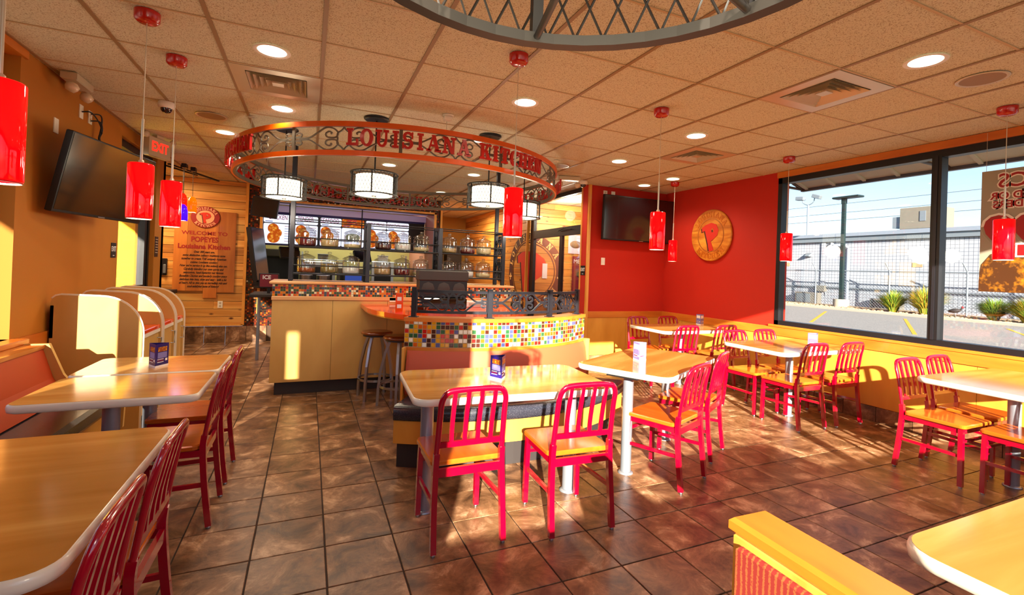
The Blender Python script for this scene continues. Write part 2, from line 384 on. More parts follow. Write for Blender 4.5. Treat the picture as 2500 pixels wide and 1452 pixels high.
def dup(root, loc, rz=0, label=None, group=None):
    r = root.copy(); COL.objects.link(r); r.location = loc; r.rotation_euler = (root.rotation_euler[0], root.rotation_euler[1], rz)
    if label: r['label'] = label
    if group: r['group'] = group
    for ch in kids(root):
        c = ch.copy(); COL.objects.link(c); c.parent = r
        for g in kids(ch):
            d = g.copy(); COL.objects.link(d); d.parent = c
    return r
def text(name, body, size, mat, parent=None, loc=(0, 0, 0), rot=(0, 0, 0), ext=.001, shear=0, align='CENTER', off=0, sx=1, space=1):
    c = bpy.data.curves.new(name, 'FONT'); c.body = body; c.size = size; c.extrude = ext; c.shear = shear; c.align_x = align; c.align_y = 'CENTER'; c.offset = off; c.space_character = space
    c.resolution_u = 3
    c.materials.append(M[mat] if isinstance(mat, str) else mat)
    tmp = bpy.data.objects.new(name, c); me = bpy.data.meshes.new_from_object(tmp); me.name = name
    bpy.data.objects.remove(tmp); bpy.data.curves.remove(c)
    o = bpy.data.objects.new(name, me); COL.objects.link(o); o.parent = parent; o.location = loc; o.rotation_euler = rot; o.scale = (sx, 1, 1)
    return o
def catmull(P, n=5):
    P = [Vector(p if len(p) == 3 else (p[0], p[1], 0)) for p in P]; out = []
    for i in range(len(P)-1):
        a, b, c, d = P[max(i-1, 0)], P[i], P[i+1], P[min(i+2, len(P)-1)]
        for k in range(n):
            t = k/n; out.append(.5*((2*b)+(c-a)*t+(2*a-5*b+4*c-d)*t*t+(3*b-a-3*c+d)*t**3))
    out.append(P[-1]); return out
def rrect(x0, x1, y0, y1, r, n=6):
    o = []
    for cx, cy, a in ((x1-r, y1-r, 0), (x0+r, y1-r, 90), (x0+r, y0+r, 180), (x1-r, y0+r, 270)):
        for k in range(n+1): t = R(a+90*k/n); o.append((cx+r*math.cos(t), cy+r*math.sin(t)))
    return o
def circle3(a, b, c):
    ax, ay = a; bx, by = b; cx, cy = c
    d = 2*(ax*(by-cy)+bx*(cy-ay)+cx*(ay-by))
    ux = ((ax*ax+ay*ay)*(by-cy)+(bx*bx+by*by)*(cy-ay)+(cx*cx+cy*cy)*(ay-by))/d
    uy = ((ax*ax+ay*ay)*(cx-bx)+(bx*bx+by*by)*(ax-cx)+(cx*cx+cy*cy)*(bx-ax))/d
    r = math.hypot(ax-ux, ay-uy)
    return ux, uy, r, math.atan2(ay-uy, ax-ux), math.atan2(cy-uy, cx-ux)
def arcwall(mb, cx, cy, r0, r1, a0, a1, z0, z1, n=28, mi=0):
    vs = []; fs = []
    for k in range(n+1):
        a = a0+(a1-a0)*k/n; c, s_ = math.cos(a), math.sin(a)
        vs += [(cx+r0*c, cy+r0*s_, z0), (cx+r1*c, cy+r1*s_, z0), (cx+r1*c, cy+r1*s_, z1), (cx+r0*c, cy+r0*s_, z1)]
    for k in range(n):
        b = 4*k
        for j in range(4): fs.append((b+j, b+(j+1) % 4, b+4+(j+1) % 4, b+4+j))
    fs += [(3, 2, 1, 0), (4*n, 4*n+1, 4*n+2, 4*n+3)]
    return mb.add(vs, fs, mi=mi)
# slab letters: polygons in a unit-high box
def slab(ch):
    P = []; W = .78
    def rc(x0, x1, y0, y1): P.append([(x0, y0), (x1, y0), (x1, y1), (x0, y1)])
    def stem(x, t=.22, ser=.1): rc(x, x+t, 0, 1); rc(x-ser, x+t+ser, 0, .13); rc(x-ser, x+t+ser, .87, 1)
    def ann(cx, cy, rx, ry, t, a0, a1, n=10, th=.13):
        for k in range(n):
            A, B = R(a0+(a1-a0)*k/n), R(a0+(a1-a0)*(k+1)/n)
            q = [(cx+rx*math.cos(A), cy+ry*math.sin(A)), (cx+rx*math.cos(B), cy+ry*math.sin(B)), (cx+(rx-t)*math.cos(B), cy+(ry-th)*math.sin(B)), (cx+(rx-t)*math.cos(A), cy+(ry-th)*math.sin(A))]
            P.append(q)
    def diag(x0, y0, x1, y1, t): P.append([(x0, y0), (x0+t, y0), (x1+t, y1), (x1, y1)])
    if ch == 'L': stem(.12); rc(.12, .78, 0, .15); rc(.66, .78, 0, .38)
    elif ch == 'I': stem(.22); W = .64
    elif ch == 'O': ann(.43, .5, .43, .52, .24, 0, 360, 20); W = .86
    elif ch == 'U': rc(.1, .32, .35, 1); rc(.62, .76, .35, 1); rc(0, .42, .87, 1); rc(.52, .86, .87, 1); ann(.43, .36, .33, .38, .18, 180, 360, 10); W = .86
    elif ch == 'S': ann(.38, .72, .34, .3, .2, 20, 270, 10); ann(.38, .29, .36, .31, .22, -160, 90, 10); rc(.6, .72, .62, 1); rc(.02, .14, 0, .36); W = .76
    elif ch == 'A': diag(.08, .05, .38, 1, .12); diag(.62, .05, .32, 1, .24); rc(.24, .66, .3, .42); rc(-.02, .32, 0, .13); rc(.54, .98, 0, .13); W = .94
    elif ch == 'N': rc(.1, .24, 0, 1); rc(.68, .82, 0, 1); diag(.6, 0, .1, 1, .24); rc(0, .36, 0, .12); rc(.56, .94, .88, 1); rc(0, .3, .88, 1); W = .94
    elif ch == 'K': stem(.12); diag(.3, .42, .64, 1, .16); diag(.64, 0, .38, .6, .24); rc(.52, .94, .87, 1); rc(.54, .98, 0, .13); W = .92
    elif ch == 'T': rc(.3, .54, 0, 1); rc(.16, .68, 0, .13); rc(0, .84, .86, 1); rc(0, .12, .62, 1); rc(.72, .84, .62, 1); W = .84
    elif ch == 'C': ann(.43, .5, .43, .52, .24, 40, 320, 16); rc(.66, .8, .66, 1); W = .82
    elif ch == 'H': stem(.1, .2, .08); stem(.6, .2, .08); rc(.3, .6, .44, .58); W = .9
    elif ch == 'E': stem(.12); rc(.12, .74, 0, .14); rc(.12, .72, .86, 1); rc(.3, .56, .44, .57); rc(.62, .76, 0, .36); rc(.6, .73, .64, 1); rc(.46, .56, .36, .66); W = .8
    elif ch == ' ': W = .5
    return P, W
_slabcache = {}
def slab_mesh(ch, h, depth, mat):
    key = (ch, round(h, 4), depth, mat)
    if key not in _slabcache:
        P, W = slab(ch); mb = MB()
        for i, q in enumerate(P):
            A = sum(q[k][0]*q[(k+1) % 4][1]-q[(k+1) % 4][0]*q[k][1] for k in range(4))
            q = q if A > 0 else q[::-1]
            mb.prism([((x-W/2)*h, (y-.5)*h) for x, y in q], 0, depth+.0002*(i % 3))
        _slabcache[key] = (mb.mesh('letter', mat), W*h)
    return _slabcache[key]
def arc_text(s, parent, frame, cr, mid, h, depth, mat, flip=False, sx=1):
    """letters on a flat circle in the local plane given by frame (Matrix); cr radius to letter centre"""
    ws = [slab(c)[1]*h*1.12*sx for c in s]; tot = sum(ws); a = mid+(tot/2/cr)*(1 if not flip else -1)
    for c, w_ in zip(s, ws):
        aa = a-(w_/2/cr)*(1 if not flip else -1); a -= (w_/cr)*(1 if not flip else -1)
        if c == ' ': continue
        me, _ = slab_mesh(c, h, depth, mat)
        o = bpy.data.objects.new('letter', me); COL.objects.link(o); o.parent = parent
        ang = aa-PI/2 if not flip else aa+PI/2
        o.matrix_local = frame @ Matrix.Translation((cr*math.cos(aa), cr*math.sin(aa), 0)) @ Matrix.Rotation(ang, 4, 'Z') @ Matrix.Diagonal((sx, 1, 1, 1))
# iron scroll motif, u in 0..1 across a panel, v in -1..1
def scroll_lines():
    Q = []
    main = catmull([(.025, .42), (.05, .52), (.085, .42), (.08, .22), (.045, .14), (.1, .06), (.17, .1), (.25, .5), (.33, .93), (.40, .86), (.445, .5), (.43, .14), (.385, .08), (.34, .16), (.33, .42), (.36, .6), (.385, .5), (.378, .38)], 4)
    tip = catmull([(.5, .95), (.478, .7), (.44, .42), (.442, 0)], 4)
    link = [Vector((0, .16, 0)), Vector((.05, .14, 0))]
    for L_ in (main, tip, link):
        for su in (0, 1):
            for sv in (1, -1): Q.append([((p.x if su == 0 else 1-p.x), p.y*sv) for p in L_])
    return Q
SCR = scroll_lines()
exec_parts = []
def in_view(p, mg=120):
    v = Vector(p)-Vector((0, 0, CH)); d = v.dot(_F)
    if d < .25: return None
    x = 1269.78+1159.64*v.dot(_R2)/d; y = 651.81-1159.64*v.dot(_U2)/d
    return d if -mg < x < 2500+mg and -mg < y < 1452+mg else None
# ================================================================== THE SETTING
XL, XR, YB, YF = -1.82, 5.477, 6.348, -.30
YP = 9.7
# floor ------------------------------------------------------------
mb = MB(); mb.box(-3.4, 5.7, -.6, 13.2, -.12, -.006); floor = struct('floor', mb, 'grout')
T = .3373; tx0, ty0 = -.549, 2.615
me = MB().bbox(-T/2+.0035, T/2-.0035, -T/2+.0035, T/2-.0035, -.01, 0, .002).mesh('floor_tile', 'floor')
cells = []
for i in range(-9, 20):
    for j in range(-9, 32):
        x, y = tx0+(i+.5)*T, ty0+(j+.5)*T
        if -3.3 < x < 5.45 and YF < y < 12.8: cells.append((in_view((x, y, 0)) or 99, x, y))
cells.sort()
rnd = random.Random(4)
for k, (d, x, y) in enumerate(cells[:300]):
    o = bpy.data.objects.new('floor_tile', me); COL.objects.link(o); o.parent = floor; o.location = (x, y, rnd.uniform(-.0006, .0004))
fm = MB()
for d, x, y in cells[300:]: fm.bbox(x-T/2+.0035, x+T/2-.0035, y-T/2+.0035, y+T/2-.0035, -.01, 0, .002)
fm.build('floor_tile_field', 'floor', floor, kind='stuff')
# ceiling ----------------------------------------------------------
ce = MB(); ce.box(-3.4, 5.7, -.6, 13.2, ZC+.03, ZC+.18); ceiling = struct('ceiling', ce, 'panel')
gx, gy, PX, PY = -1.1837, 3.2168, .61, .6238
pm = MB().box(-PX/2+.004, PX/2-.004, -PY/2+.004, PY/2-.004, .004, .022).mesh('ceiling_panel', 'panel')
VENTS = [(1, 1), (7, -2), (8, 1)]
pc = []
for i in range(-4, 12):
    for j in range(-7, 16):
        x, y = gx+(i+.5)*PX, gy+(j+.5)*PY
        if -3.3 < x < 5.6 and -.5 < y < 12.9 and (i, j) not in VENTS: pc.append((in_view((x, y, ZC)) or 99, x, y))
pc.sort()
for d, x, y in pc[:296]:
    o = bpy.data.objects.new('ceiling_panel', pm); COL.objects.link(o); o.parent = ceiling; o.location = (x, y, ZC)
fm = MB()
for d, x, y in pc[296:]: fm.box(x-PX/2+.004, x+PX/2-.004, y-PY/2+.004, y+PY/2-.004, ZC+.004, ZC+.022)
if fm.v: fm.build('ceiling_panel_field', 'panel', ceiling, kind='stuff')
for i in range(-3, 12):
    x = gx+i*PX
    MB().box(x-.012, x+.012, -.5, 12.9, ZC-.002, ZC+.006).build('ceiling_runner', 'tee_dark', ceiling)
for j in range(-6, 16):
    y = gy+j*PY
    MB().box(-3.3, 5.6, y-.007, y+.007, ZC-.001, ZC+.0055).build('ceiling_tee', 'tee', ceiling)
# left wall ---------------------------------------------------------
wl = MB()
WY0, WY1 = 2.05, 4.30
SILL_L = .86
wl.box(XL-.2, XL, YF, 1.0, 0, ZC+.02); wl.box(XL-.2, XL, 1.0, 1.88, 0, SILL_L); wl.box(XL-.2, XL, 1.0, 1.88, 2.77, ZC+.02); wl.box(XL-.2, XL, 1.88, WY0, 0, ZC+.02); wl.box(XL-.2, XL, WY0, WY1, 0, SILL_L); wl.box(XL-.2, XL, WY0, WY1, 2.77, ZC+.02)
wl.box(XL-.2, XL, WY1, 6.2, 0, ZC+.02)
wl.box(XL-.2, XL, 6.2, 7.46, 2.70, ZC+.02)
wl.box(XL-.2, XL, 7.46, 7.86, 0, ZC+.02)
struct('wall_left', wl, 'gold')
MB().box(-3.3, -3.2, 7.86, YP, 0, ZC+.02).build('wall_left_hallway', 'tan', None, kind='structure')
MB().box(-3.3, XL, 7.76, 7.86, 0, ZC+.02).build('wall_front_hallway', 'tan', None, kind='structure')
def window(name, plane, c, a0, a1, z0, z1, mull, inn, sgn):
    """storefront window in a wall; plane 'x' or 'y', c coordinate of the frame centre"""
    root = empty_struct(name)
    def bx(mb, p0, p1, q0, q1, d=.05):
        return mb.box(c-d, c+d, p0, p1, q0, q1) if plane == 'x' else mb.box(p0, p1, c-d, c+d, q0, q1)
    f = .055
    mbx = MB(); bx(mbx, a0, a1, z0, z0+f); bx(mbx, a0, a1, z1-f*1.3, z1); bx(mbx, a0, a0+f, z0, z1); bx(mbx, a1-f, a1, z0, z1)
    mbx.build('window_frame', 'black', root)
    for m_ in mull:
        b = MB(); bx(b, m_-.04, m_+.04, z0+f, z1-f, .055); b.build('mullion', 'black', root)
        b = MB(); bx(b, m_-.012, m_+.012, z0+f, z1-f, .062); b.build('mullion_cap', 'char', root)
    ed = [a0]+list(mull)+[a1]
    for p, q in zip(ed[:-1], ed[1:]):
        g = MB(); bx(g, p+.03, q-.03, z0+.03, z1-.03, .002); g.build('glass_pane', 'glass', root)
    return root
window('window_1', 'x', XL-.19, WY0, WY1, SILL_L, 2.77, [3.1], 0, 0)
window('window_5', 'x', XL-.19, 1.0, 1.88, SILL_L, 2.77, [], 0, 0)
MB().bbox(XL-.16, XL+.09, WY0-.03, WY1+.03, SILL_L-.035, SILL_L).build('trim_1', 'trimwood_y', None, kind='structure')
MB().box(XL-.004, XL+.018, WY1+.03, 4.9, .76, .855).build('trim_2', 'trimwood_y', None, kind='structure')
MB().box(XL-.19, XL+.02, WY0-.05, WY1+.05, 2.765, ZC).build('trim_3', 'trimwood_y', None, kind='structure')
# side door with glass in the left wall
dr = empty_struct('door_1')
MB().box(XL-.14, XL-.05, 6.20, 6.26, 0, 2.7).box(XL-.14, XL-.05, 7.40, 7.46, 0, 2.7).box(XL-.14, XL-.05, 6.26, 7.40, 2.62, 2.7).box(XL-.14, XL-.05, 6.26, 7.40, 2.08, 2.16).build('door_frame', 'black', dr)
MB().box(XL-.13, XL-.06, 6.30, 6.38, .02, 2.08).box(XL-.13, XL-.06, 7.30, 7.38, .02, 2.08).box(XL-.13, XL-.06, 6.38, 7.30, .02, .2).box(XL-.13, XL-.06, 6.38, 7.30, 1.98, 2.08).build('door_leaf', 'black', dr)
MB().box(XL-.13, XL-.05, 6.38, 7.30, 1.0, 1.1).build('push_bar', 'char', dr)
MB().box(XL-.10, XL-.095, 6.36, 7.32, .18, 2.0).build('glass_pane', 'glass', dr)
MB().box(XL-.10, XL-.095, 6.24, 7.42, 2.15, 2.64).build('transom_pane', 'glass', dr)
# added wall: its yellow stands in for the reflection in the door glass
MB().box(-4.6, XL-.2, 7.50, 7.58, -.1, 3.0).build('wall_left_added', 'doorglow', None, kind='structure')
# right wall ---------------------------------------------------------
SILL, HEAD = .875, 2.745
wr = MB(); RY0 = .4
wr.box(XR, XR+.2, YF, RY0, 0, ZC+.02); wr.box(XR, XR+.2, RY0, 4.24, 0, SILL); wr.box(XR, XR+.2, RY0, 4.24, HEAD, ZC+.02)
wr.box(XR, XR+.2, 4.24, YB, 0, ZC+.02)
struct('wall_right', wr, 'red')
window('window_2', 'x', XR+.045, RY0, 4.24, SILL, HEAD, [2.55], 0, 0)
MB().bbox(XR-.035, XR+.04, RY0-.1, 4.3, SILL-.03, SILL).build('trim_4', 'trimwood_y', None, kind='structure')
MB().box(XR-.03, XR-.001, RY0, 4.24, HEAD+.0, ZC-.001).build('trim_5', 'trimwood_y', None, kind='structure')
# maple wainscot panels and cap rails
wn = empty_struct('trim_6')
py = [-.28, 1.0, 2.2, 3.42, 4.64, 5.86, 6.33]
for a, b in zip(py[:-1], py[1:]): MB().box(XR-.02, XR-.001, a+.002, b-.002, .16, .74).build('wainscot_panel', 'maple', wn)
MB().bbox(XR-.03, XR-.001, YF, 6.33, .74, .845).build('cap_rail', 'trimwood_y', wn)
wn2 = empty_struct('trim_7')
for a, b in ((3.985, 4.72), (4.724, 5.455)): MB().box(a, b, YB-.02, YB-.001, .16, .745).build('wainscot_panel', 'maple', wn2)
MB().bbox(3.97, 5.455, YB-.028, YB-.001, .745, .845).build('cap_rail', 'trimwood', wn2)
# dark tile base, tile by tile
def base(name, plane, c, a0, a1, sgn, h=.155):
    root = empty_struct(name); n = max(1, round((a1-a0)/T)); s_ = (a1-a0)/n
    for k in range(n):
        p, q = a0+k*s_+.003, a0+(k+1)*s_-.003
        b = MB()
        if plane == 'x': b.bbox(min(c, c+sgn*.018), max(c, c+sgn*.018), p, q, 0, h, .003)
        else: b.bbox(p, q, min(c, c+sgn*.018), max(c, c+sgn*.018), 0, h, .003)
        b.build('base_tile', 'floor', root)
base('baseboard_right', 'x', XR-.004, YF, 6.32, -1)
base('baseboard_back', 'y', YB-.004, 3.99, 5.45, -1)
base('baseboard_left', 'x', XL+.004, 4.3, 6.18, 1)
# red stub wall at the back, with wood corner trims
MB().box(3.97, XR+.2, YB, YB+.17, 0, ZC+.02).build('wall_back', 'red', None, kind='structure')
MB().box(3.945, 3.985, YB-.03, YB+.012, .83, ZC).box(3.945, 3.985, YB-.03, YB+.012, 0, .83).build('trim_8', 'trimwood_z', None, kind='structure')
MB().box(3.935, 3.965, YB+.15, YB+.19, 0, ZC).build('trim_9', 'trimwood_z', None, kind='structure')
MB().box(3.94, 3.97, YB+.012, YB+.15, 0, ZC).build('wall_back_end', 'red', None, kind='structure')
# rear wall behind the photographer, with the tall window the sun comes through
bw = MB(); BS = .886; BH = 2.72
bw.box(XL-.2, -.55, YF-.15, YF, 0, ZC+.02); bw.box(-.55, 5.3, YF-.15, YF, 0, BS); bw.box(-.55, 5.3, YF-.15, YF, BH, ZC+.02); bw.box(5.3, XR+.2, YF-.15, YF, 0, ZC+.02)
struct('wall_front', bw, 'gold')
window('window_3', 'y', YF-.08, -.55, 5.3, BS, BH, [2.9], 0, 0)
# storefront vestibule beyond the stub wall -----------------------------
def planks(name, plane, c, a0, a1, z0, z1, mat, sgn, ph=.138, splits=1, seed=1):
    root = empty_struct(name); rr = random.Random(seed); z = z0
    if plane == 'x': MB().box(min(c, c-sgn*.03), max(c, c-sgn*.03), a0, a1, z0, z1).build('backing', 'dark', root)
    else: MB().box(a0, a1, min(c, c-sgn*.03), max(c, c-sgn*.03), z0, z1).build('backing', 'dark', root)
    while z < z1-.02:
        zt = min(z+ph, z1); cuts = [a0]+sorted(rr.uniform(a0+.3, a1-.3) for _ in range(rr.randint(0, splits)) if a1-a0 > 1)+[a1]
        for p, q in zip(cuts[:-1], cuts[1:]):
            if q-p < .02: continue
            t = .014+rr.uniform(-.0015, .0015); b = MB()
            if plane == 'x': b.bbox(min(c, c+sgn*t), max(c, c+sgn*t), p+.001, q-.001, z+.003, zt-.003, .003)
            else: b.bbox(p+.001, q-.001, min(c, c+sgn*t), max(c, c+sgn*t), z+.003, zt-.003, .003)
            b.build('plank', mat, root)
        z = zt
    return root
planks('wall_right_planks', 'x', 3.955, 8.60, 12.7, .15, ZC, 'pine_y', -1, .15, 1, 3)
planks('wall_back_planks', 'y', 8.60, 3.97, XR, .15, ZC, 'pine_x', -1, .15, 1, 5)
MB().box(3.925, 3.97, 8.555, 8.60, 0, ZC).build('trim_10', 'trimwood_z', None, kind='structure')
MB().box(3.955, 4.15, 8.62, 12.9, -.01, ZC+.02).build('wall_right_far', 'tan', None, kind='structure')
st = empty_struct('door_2')
XS = 4.02
MB().box(XS-.03, XS+.03, 8.38, 8.53, 0, ZC).build('frame_post', 'black', st)
MB().box(XS-.03, XS+.03, 6.54, 8.38, 2.07, 2.22).build('transom_bar', 'black', st)
MB().box(XS-.03, XS+.03, 6.54, 8.38, ZC-.07, ZC).build('head_bar', 'black', st)
MB().box(XS-.03, XS+.03, 6.54, 6.60, 0, ZC-.07).build('frame_jamb', 'black', st)
MB().box(XS-.022, XS+.022, 7.24, 7.34, 0, 2.07).build('door_stile', 'black', st)
MB().box(XS-.022, XS+.022, 6.6, 8.38, 0, .22).build('bottom_rail', 'black', st)
MB().box(XS-.022, XS+.022, 6.6, 8.38, 1.0, 1.03).build('push_bar', 'black', st)
MB().tube([(XS-.06, 7.12, .72), (XS-.09, 7.12, .74), (XS-.09, 7.12, .98), (XS-.06, 7.12, 1.0)], .01).build('door_handle', 'black', st)
MB().box(XS-.004, XS+.004, 6.58, 8.40, .2, 2.08).build('glass_pane', 'glass', st)
MB().box(XS-.004, XS+.004, 6.58, 8.40, 2.21, ZC-.06).build('transom_pane', 'glass', st)
MB().tube([(XS-.05, 6.9, 2.16), (XS-.07, 7.1, 2.19), (XS-.05, 7.35, 2.16)], .008).build('door_closer', 'char', st)
# outside wall of the vestibule with a glazed door
vw = MB(); vw.box(XR, XR+.2, YB+.17, 6.9, 0, ZC+.02); vw.box(XR, XR+.2, 8.1, 8.63, 0, ZC+.02); vw.box(XR, XR+.2, 6.9, 8.1, 2.6, ZC+.02)
struct('wall_right_vestibule', vw, 'tan')
MB().box(XR+.05, XR+.056, 6.9, 8.1, 0, 2.6).build('window_4', 'glass', None, kind='structure')
# far back: plank wall, mosaic portal, tan end wall ---------------------
planks('wall_back_left', 'y', YP, -3.2, -1.03, .31, ZC, 'pine_x', -1, .135, 1, 9)
base('baseboard_back_left', 'y', YP-.004, -3.2, -.66, -1, .28)
MB().box(-1.06, -1.015, YP-.03, YP+.01, .30, ZC).box(-3.2, -1.04, YP-.03, YP, .285, .315).build('trim_11', 'trimwood_z', None, kind='structure')
PC = [(170, 20, 12), (214, 90, 14), (46, 30, 22), (60, 16, 12), (222, 206, 170), (40, 66, 44), (60, 70, 90), (120, 46, 20)]
def mosaic(mb, fn, nu, nv, pitch, cols, gap=.12, depth=.004, seed=0, weights=None):
    """fn(u,v,d) -> point; u,v in metres"""
    rr = random.Random(seed)
    for i in range(nu):
        for j in range(nv):
            g = pitch*gap/2; u0, u1, v0, v1 = i*pitch+g, (i+1)*pitch-g, j*pitch+g, (j+1)*pitch-g
            b_ = pitch*.07; d = depth*rr.uniform(.7, 1.2)
            vs = [fn(u, v, 0) for u, v in ((u0, v0), (u1, v0), (u1, v1), (u0, v1))]+[fn(u, v, d) for u, v in ((u0+b_, v0+b_), (u1-b_, v0+b_), (u1-b_, v1-b_), (u0+b_, v1-b_))]
            mb.add(vs, [(4, 5, 6, 7), (0, 1, 5, 4), (1, 2, 6, 5), (2, 3, 7, 6), (3, 0, 4, 7)], color=lin(rr.choices(cols, weights)[0]))
OX0, OX1, OZ0, OZ1 = -.83, 2.37, .98, 2.53
pw = MB(); pw.box(-1.02, OX0, YP, YP+.2, 0, ZC+.02); pw.box(OX1, 2.47, YP, YP+.2, 0, ZC+.02); pw.box(OX0, OX1, YP, YP+.2, OZ1, ZC+.02); pw.box(OX0, OX1, YP, YP+.2, 0, OZ0)
portal = struct('wall_back_portal', pw, 'mgrout_d')
mm = MB(); tp = .03; dk = [(60, 30, 14), (120, 40, 10), (176, 84, 20), (28, 20, 20), (214, 200, 170), (40, 50, 46), (90, 30, 20)]
wt = [5, 4, 3, 6, 1, 2, 4]
for (x0, x1, z0, z1) in ((-1.01, OX0, .28, ZC), (OX1, 2.46, 0, ZC), (OX0, OX1, OZ1+.03, ZC), (OX0, OX1, .28, OZ0)):
    mosaic(mm, lambda u, v, d: (x0+u, YP-.001-d, z0+v), int((x1-x0)/tp), int((z1-z0)/tp), tp, dk, .1, .003, 7, wt)
mm.build('mosaic_tiles', 'mosaic', portal, kind='stuff')
MB().box(OX0-.0, OX0+.045, YP-.04, YP+.02, .5, OZ1).box(OX1-.045, OX1, YP-.04, YP+.02, .98, OZ1+.03).box(OX0, OX1, YP-.04, YP+.02, OZ1, OZ1+.035).box(2.455, 2.495, YP-.035, YP+.2, 0, ZC-.1).build('portal_trim', 'trimwood_z', portal)
tag(MB().bbox(-.86, 2.5, YP-.28, YP-.002, OZ0-.01, OZ0+.04).build('service_ledge', 'dark'), 'dark service ledge along the foot of the kitchen pass', 'counter')
MB().box(2.47, 3.97, 12.7, 12.8, 0, ZC+.02).build('wall_back_far', 'tan', None, kind='structure')
MB().box(2.40, 2.47, YP+.2, 12.7, 0, ZC+.02).build('wall_right_kitchen', 'brick_pink', None, kind='structure')
MB().box(-1.06, -1.0, YP+.2, 12.7, 0, ZC+.02).build('wall_left_kitchen', 'kit_yellow', None, kind='structure')
MB().box(-1.06, 2.47, 12.6, 12.7, 0, ZC+.02).build('wall_back_kitchen', 'kit_yellow', None, kind='structure')
MB().box(-1.0, 2.4, 10.78, 10.9, 2.45, 2.58).build('soffit_self_glow', 'kit_purple', None, kind='structure')
MB().box(-1.0, 2.4, 10.0, 10.8, 2.6, 2.64).build('ceiling_kitchen', 'kit_purple', None, kind='structure')
# ================================================================== OUTSIDE
gr = MB(); gr.box(XR+.2, 27.5, -12, 45, -.35, -.15); struct('ground_lot', gr, 'asphalt')
MB().box(-14, XL-.2, -12, 30, -.35, -.14).build('ground_left', 'concrete', None, kind='structure')
MB().box(XL-.2, XR+.2, -14, YF-.15, -.35, -.14).build('ground_rear', 'concrete', None, kind='structure')
MB().bbox(27.3, 27.65, -12, 45, -.3, -.02, .03).build('kerb', 'concrete', None, kind='structure')
MB().box(27.6, 33, -12, 45, -.3, -.08).build('gravel_bed', 'soil', None, kind='structure')
rs = random.Random(11); st_ = MB()
for k in range(900):
    y = rs.uniform(9, 27); x = rs.uniform(27.7, 29.8); r = rs.uniform(.04, .11)
    st_.lathe([(r*.5, -.02*r), (r, r*.3), (r*.55, r*.75)], 6, (x, y, -.09), cap0=False)
tag(st_.build('river_stones', 'stone', None, kind='stuff'), 'tan river stones strewn along the planting strip outside', 'stones')
for k, (p, q) in enumerate([((17.8, 12.2), (25.1, 16.4)), ((17.8, 8.75), (25.2, 12.8)), ((17.6, 5.2), (25, 9.2))]):
    d = Vector((q[0]-p[0], q[1]-p[1], 0)).normalized(); n = Vector((-d.y, d.x, 0))*.06
    P_ = [Vector((*p, -.149))+n, Vector((*p, -.149))-n, Vector((*q, -.149))-n, Vector((*q, -.149))+n]
    MB().add(P_+[v+Vector((0, 0, .004)) for v in P_], [(3, 2, 1, 0), (4, 5, 6, 7), (0, 1, 5, 4), (1, 2, 6, 5), (2, 3, 7, 6), (3, 0, 4, 7)]).build('parking_line', 'yellowline', None, kind='structure')
# warehouse
wh = thing('warehouse', 'long white block warehouse with pale metal roof edge beyond the lot', 'building', (32, 20, -.1))
MB().box(0, 6, -36, 30, 0, 4.35).build('block_wall', 'block', wh)
MB().box(-.18, .02, -36, 30, 4.2, 4.5).build('gutter', 'galv', wh)
MB().box(-.3, 6, -36, 30, 4.5, 4.72).build('roof_edge', 'roofmetal', wh)
MB().box(-.08, 0, 1.0, 1.3, 0, 4.2).build('downpipe', 'block', wh)
MB().tube([(-.05, .6, 4.1), (-.15, .6, 3.9), (-.15, -.4, 3.9), (-.15, -.5, 3.7), (-.15, -.5, .1)], .11).build('white_pipe', 'roofmetal', wh)
for y in (3.9, -4.3): MB().box(-.02, 0, y-.25, y+.25, 2.55, 2.8).build('wall_vent', 'stone', wh)
MB().add([(-.35, 2.05, 3.25), (-.35, 2.35, 3.25), (0, 2.0, 3.5), (0, 2.4, 3.5), (0, 2.0, 3.2), (0, 2.4, 3.2)], [(0, 1, 3, 2), (0, 4, 5, 1), (0, 2, 4), (1, 5, 3)]).build('wall_light', 'galv', wh)
MB().tube([(-.1, 6, 1.15), (-.1, -16, 1.15)], .035).tube([(-.1, 1, 1.15), (-.1, .9, .6)], .03).build('conduit', 'galv', wh)
MB().box(-.02, 0, 1.5, 1.0, 0, 4.2).build('shadow_gap', 'galv', wh) if False else None
hv = thing('rooftop_unit', 'grey rooftop air handler on the warehouse roof', 'air conditioner', (33, 16.4, 4.62))
MB().bbox(0, 1.8, -1.1, .8, .15, 1.45, .03).build('housing', 'hvac', hv)
MB().prism([(-.0, 0), (.0, .45), (.6, .1)], 0, .7, Matrix.Translation((.1, .8, .25)) @ Matrix.Rotation(0, 4, 'Z')).build('intake_hood', 'galv', hv)
MB().box(.02, .04, -.6, -.2, .5, 1.35).box(-.03, .0, -.55, -.25, .6, 1.2).build('side_duct', 'galv', hv)
MB().box(-.1, 1.9, -1.2, .9, 0, .15).build('curb', 'roofmetal', hv)
for (y, lab, h) in ((22.0, 'grey condenser box low against the warehouse left of the lamp base', .75), (17.1, 'dark louvred vent box low on the warehouse right of the lamp base', .6)):
    t = thing('wall_unit', lab, 'air conditioner', (31.5, y, -.1))
    MB().bbox(0, .5, -.8, .8, 0, h, .02).build('casing', 'hvac', t)
    MB().box(-.02, 0, -.3, .7, .08, h-.1).build('grille', 'char' if h < .7 else 'galv', t)
t = tag(MB().bbox(31.7, 32, 20.9, 21.5, .75, 1.15, .02).build('junction_box', 'hvac'), 'small grey electrical box mounted on the white warehouse wall', 'box')
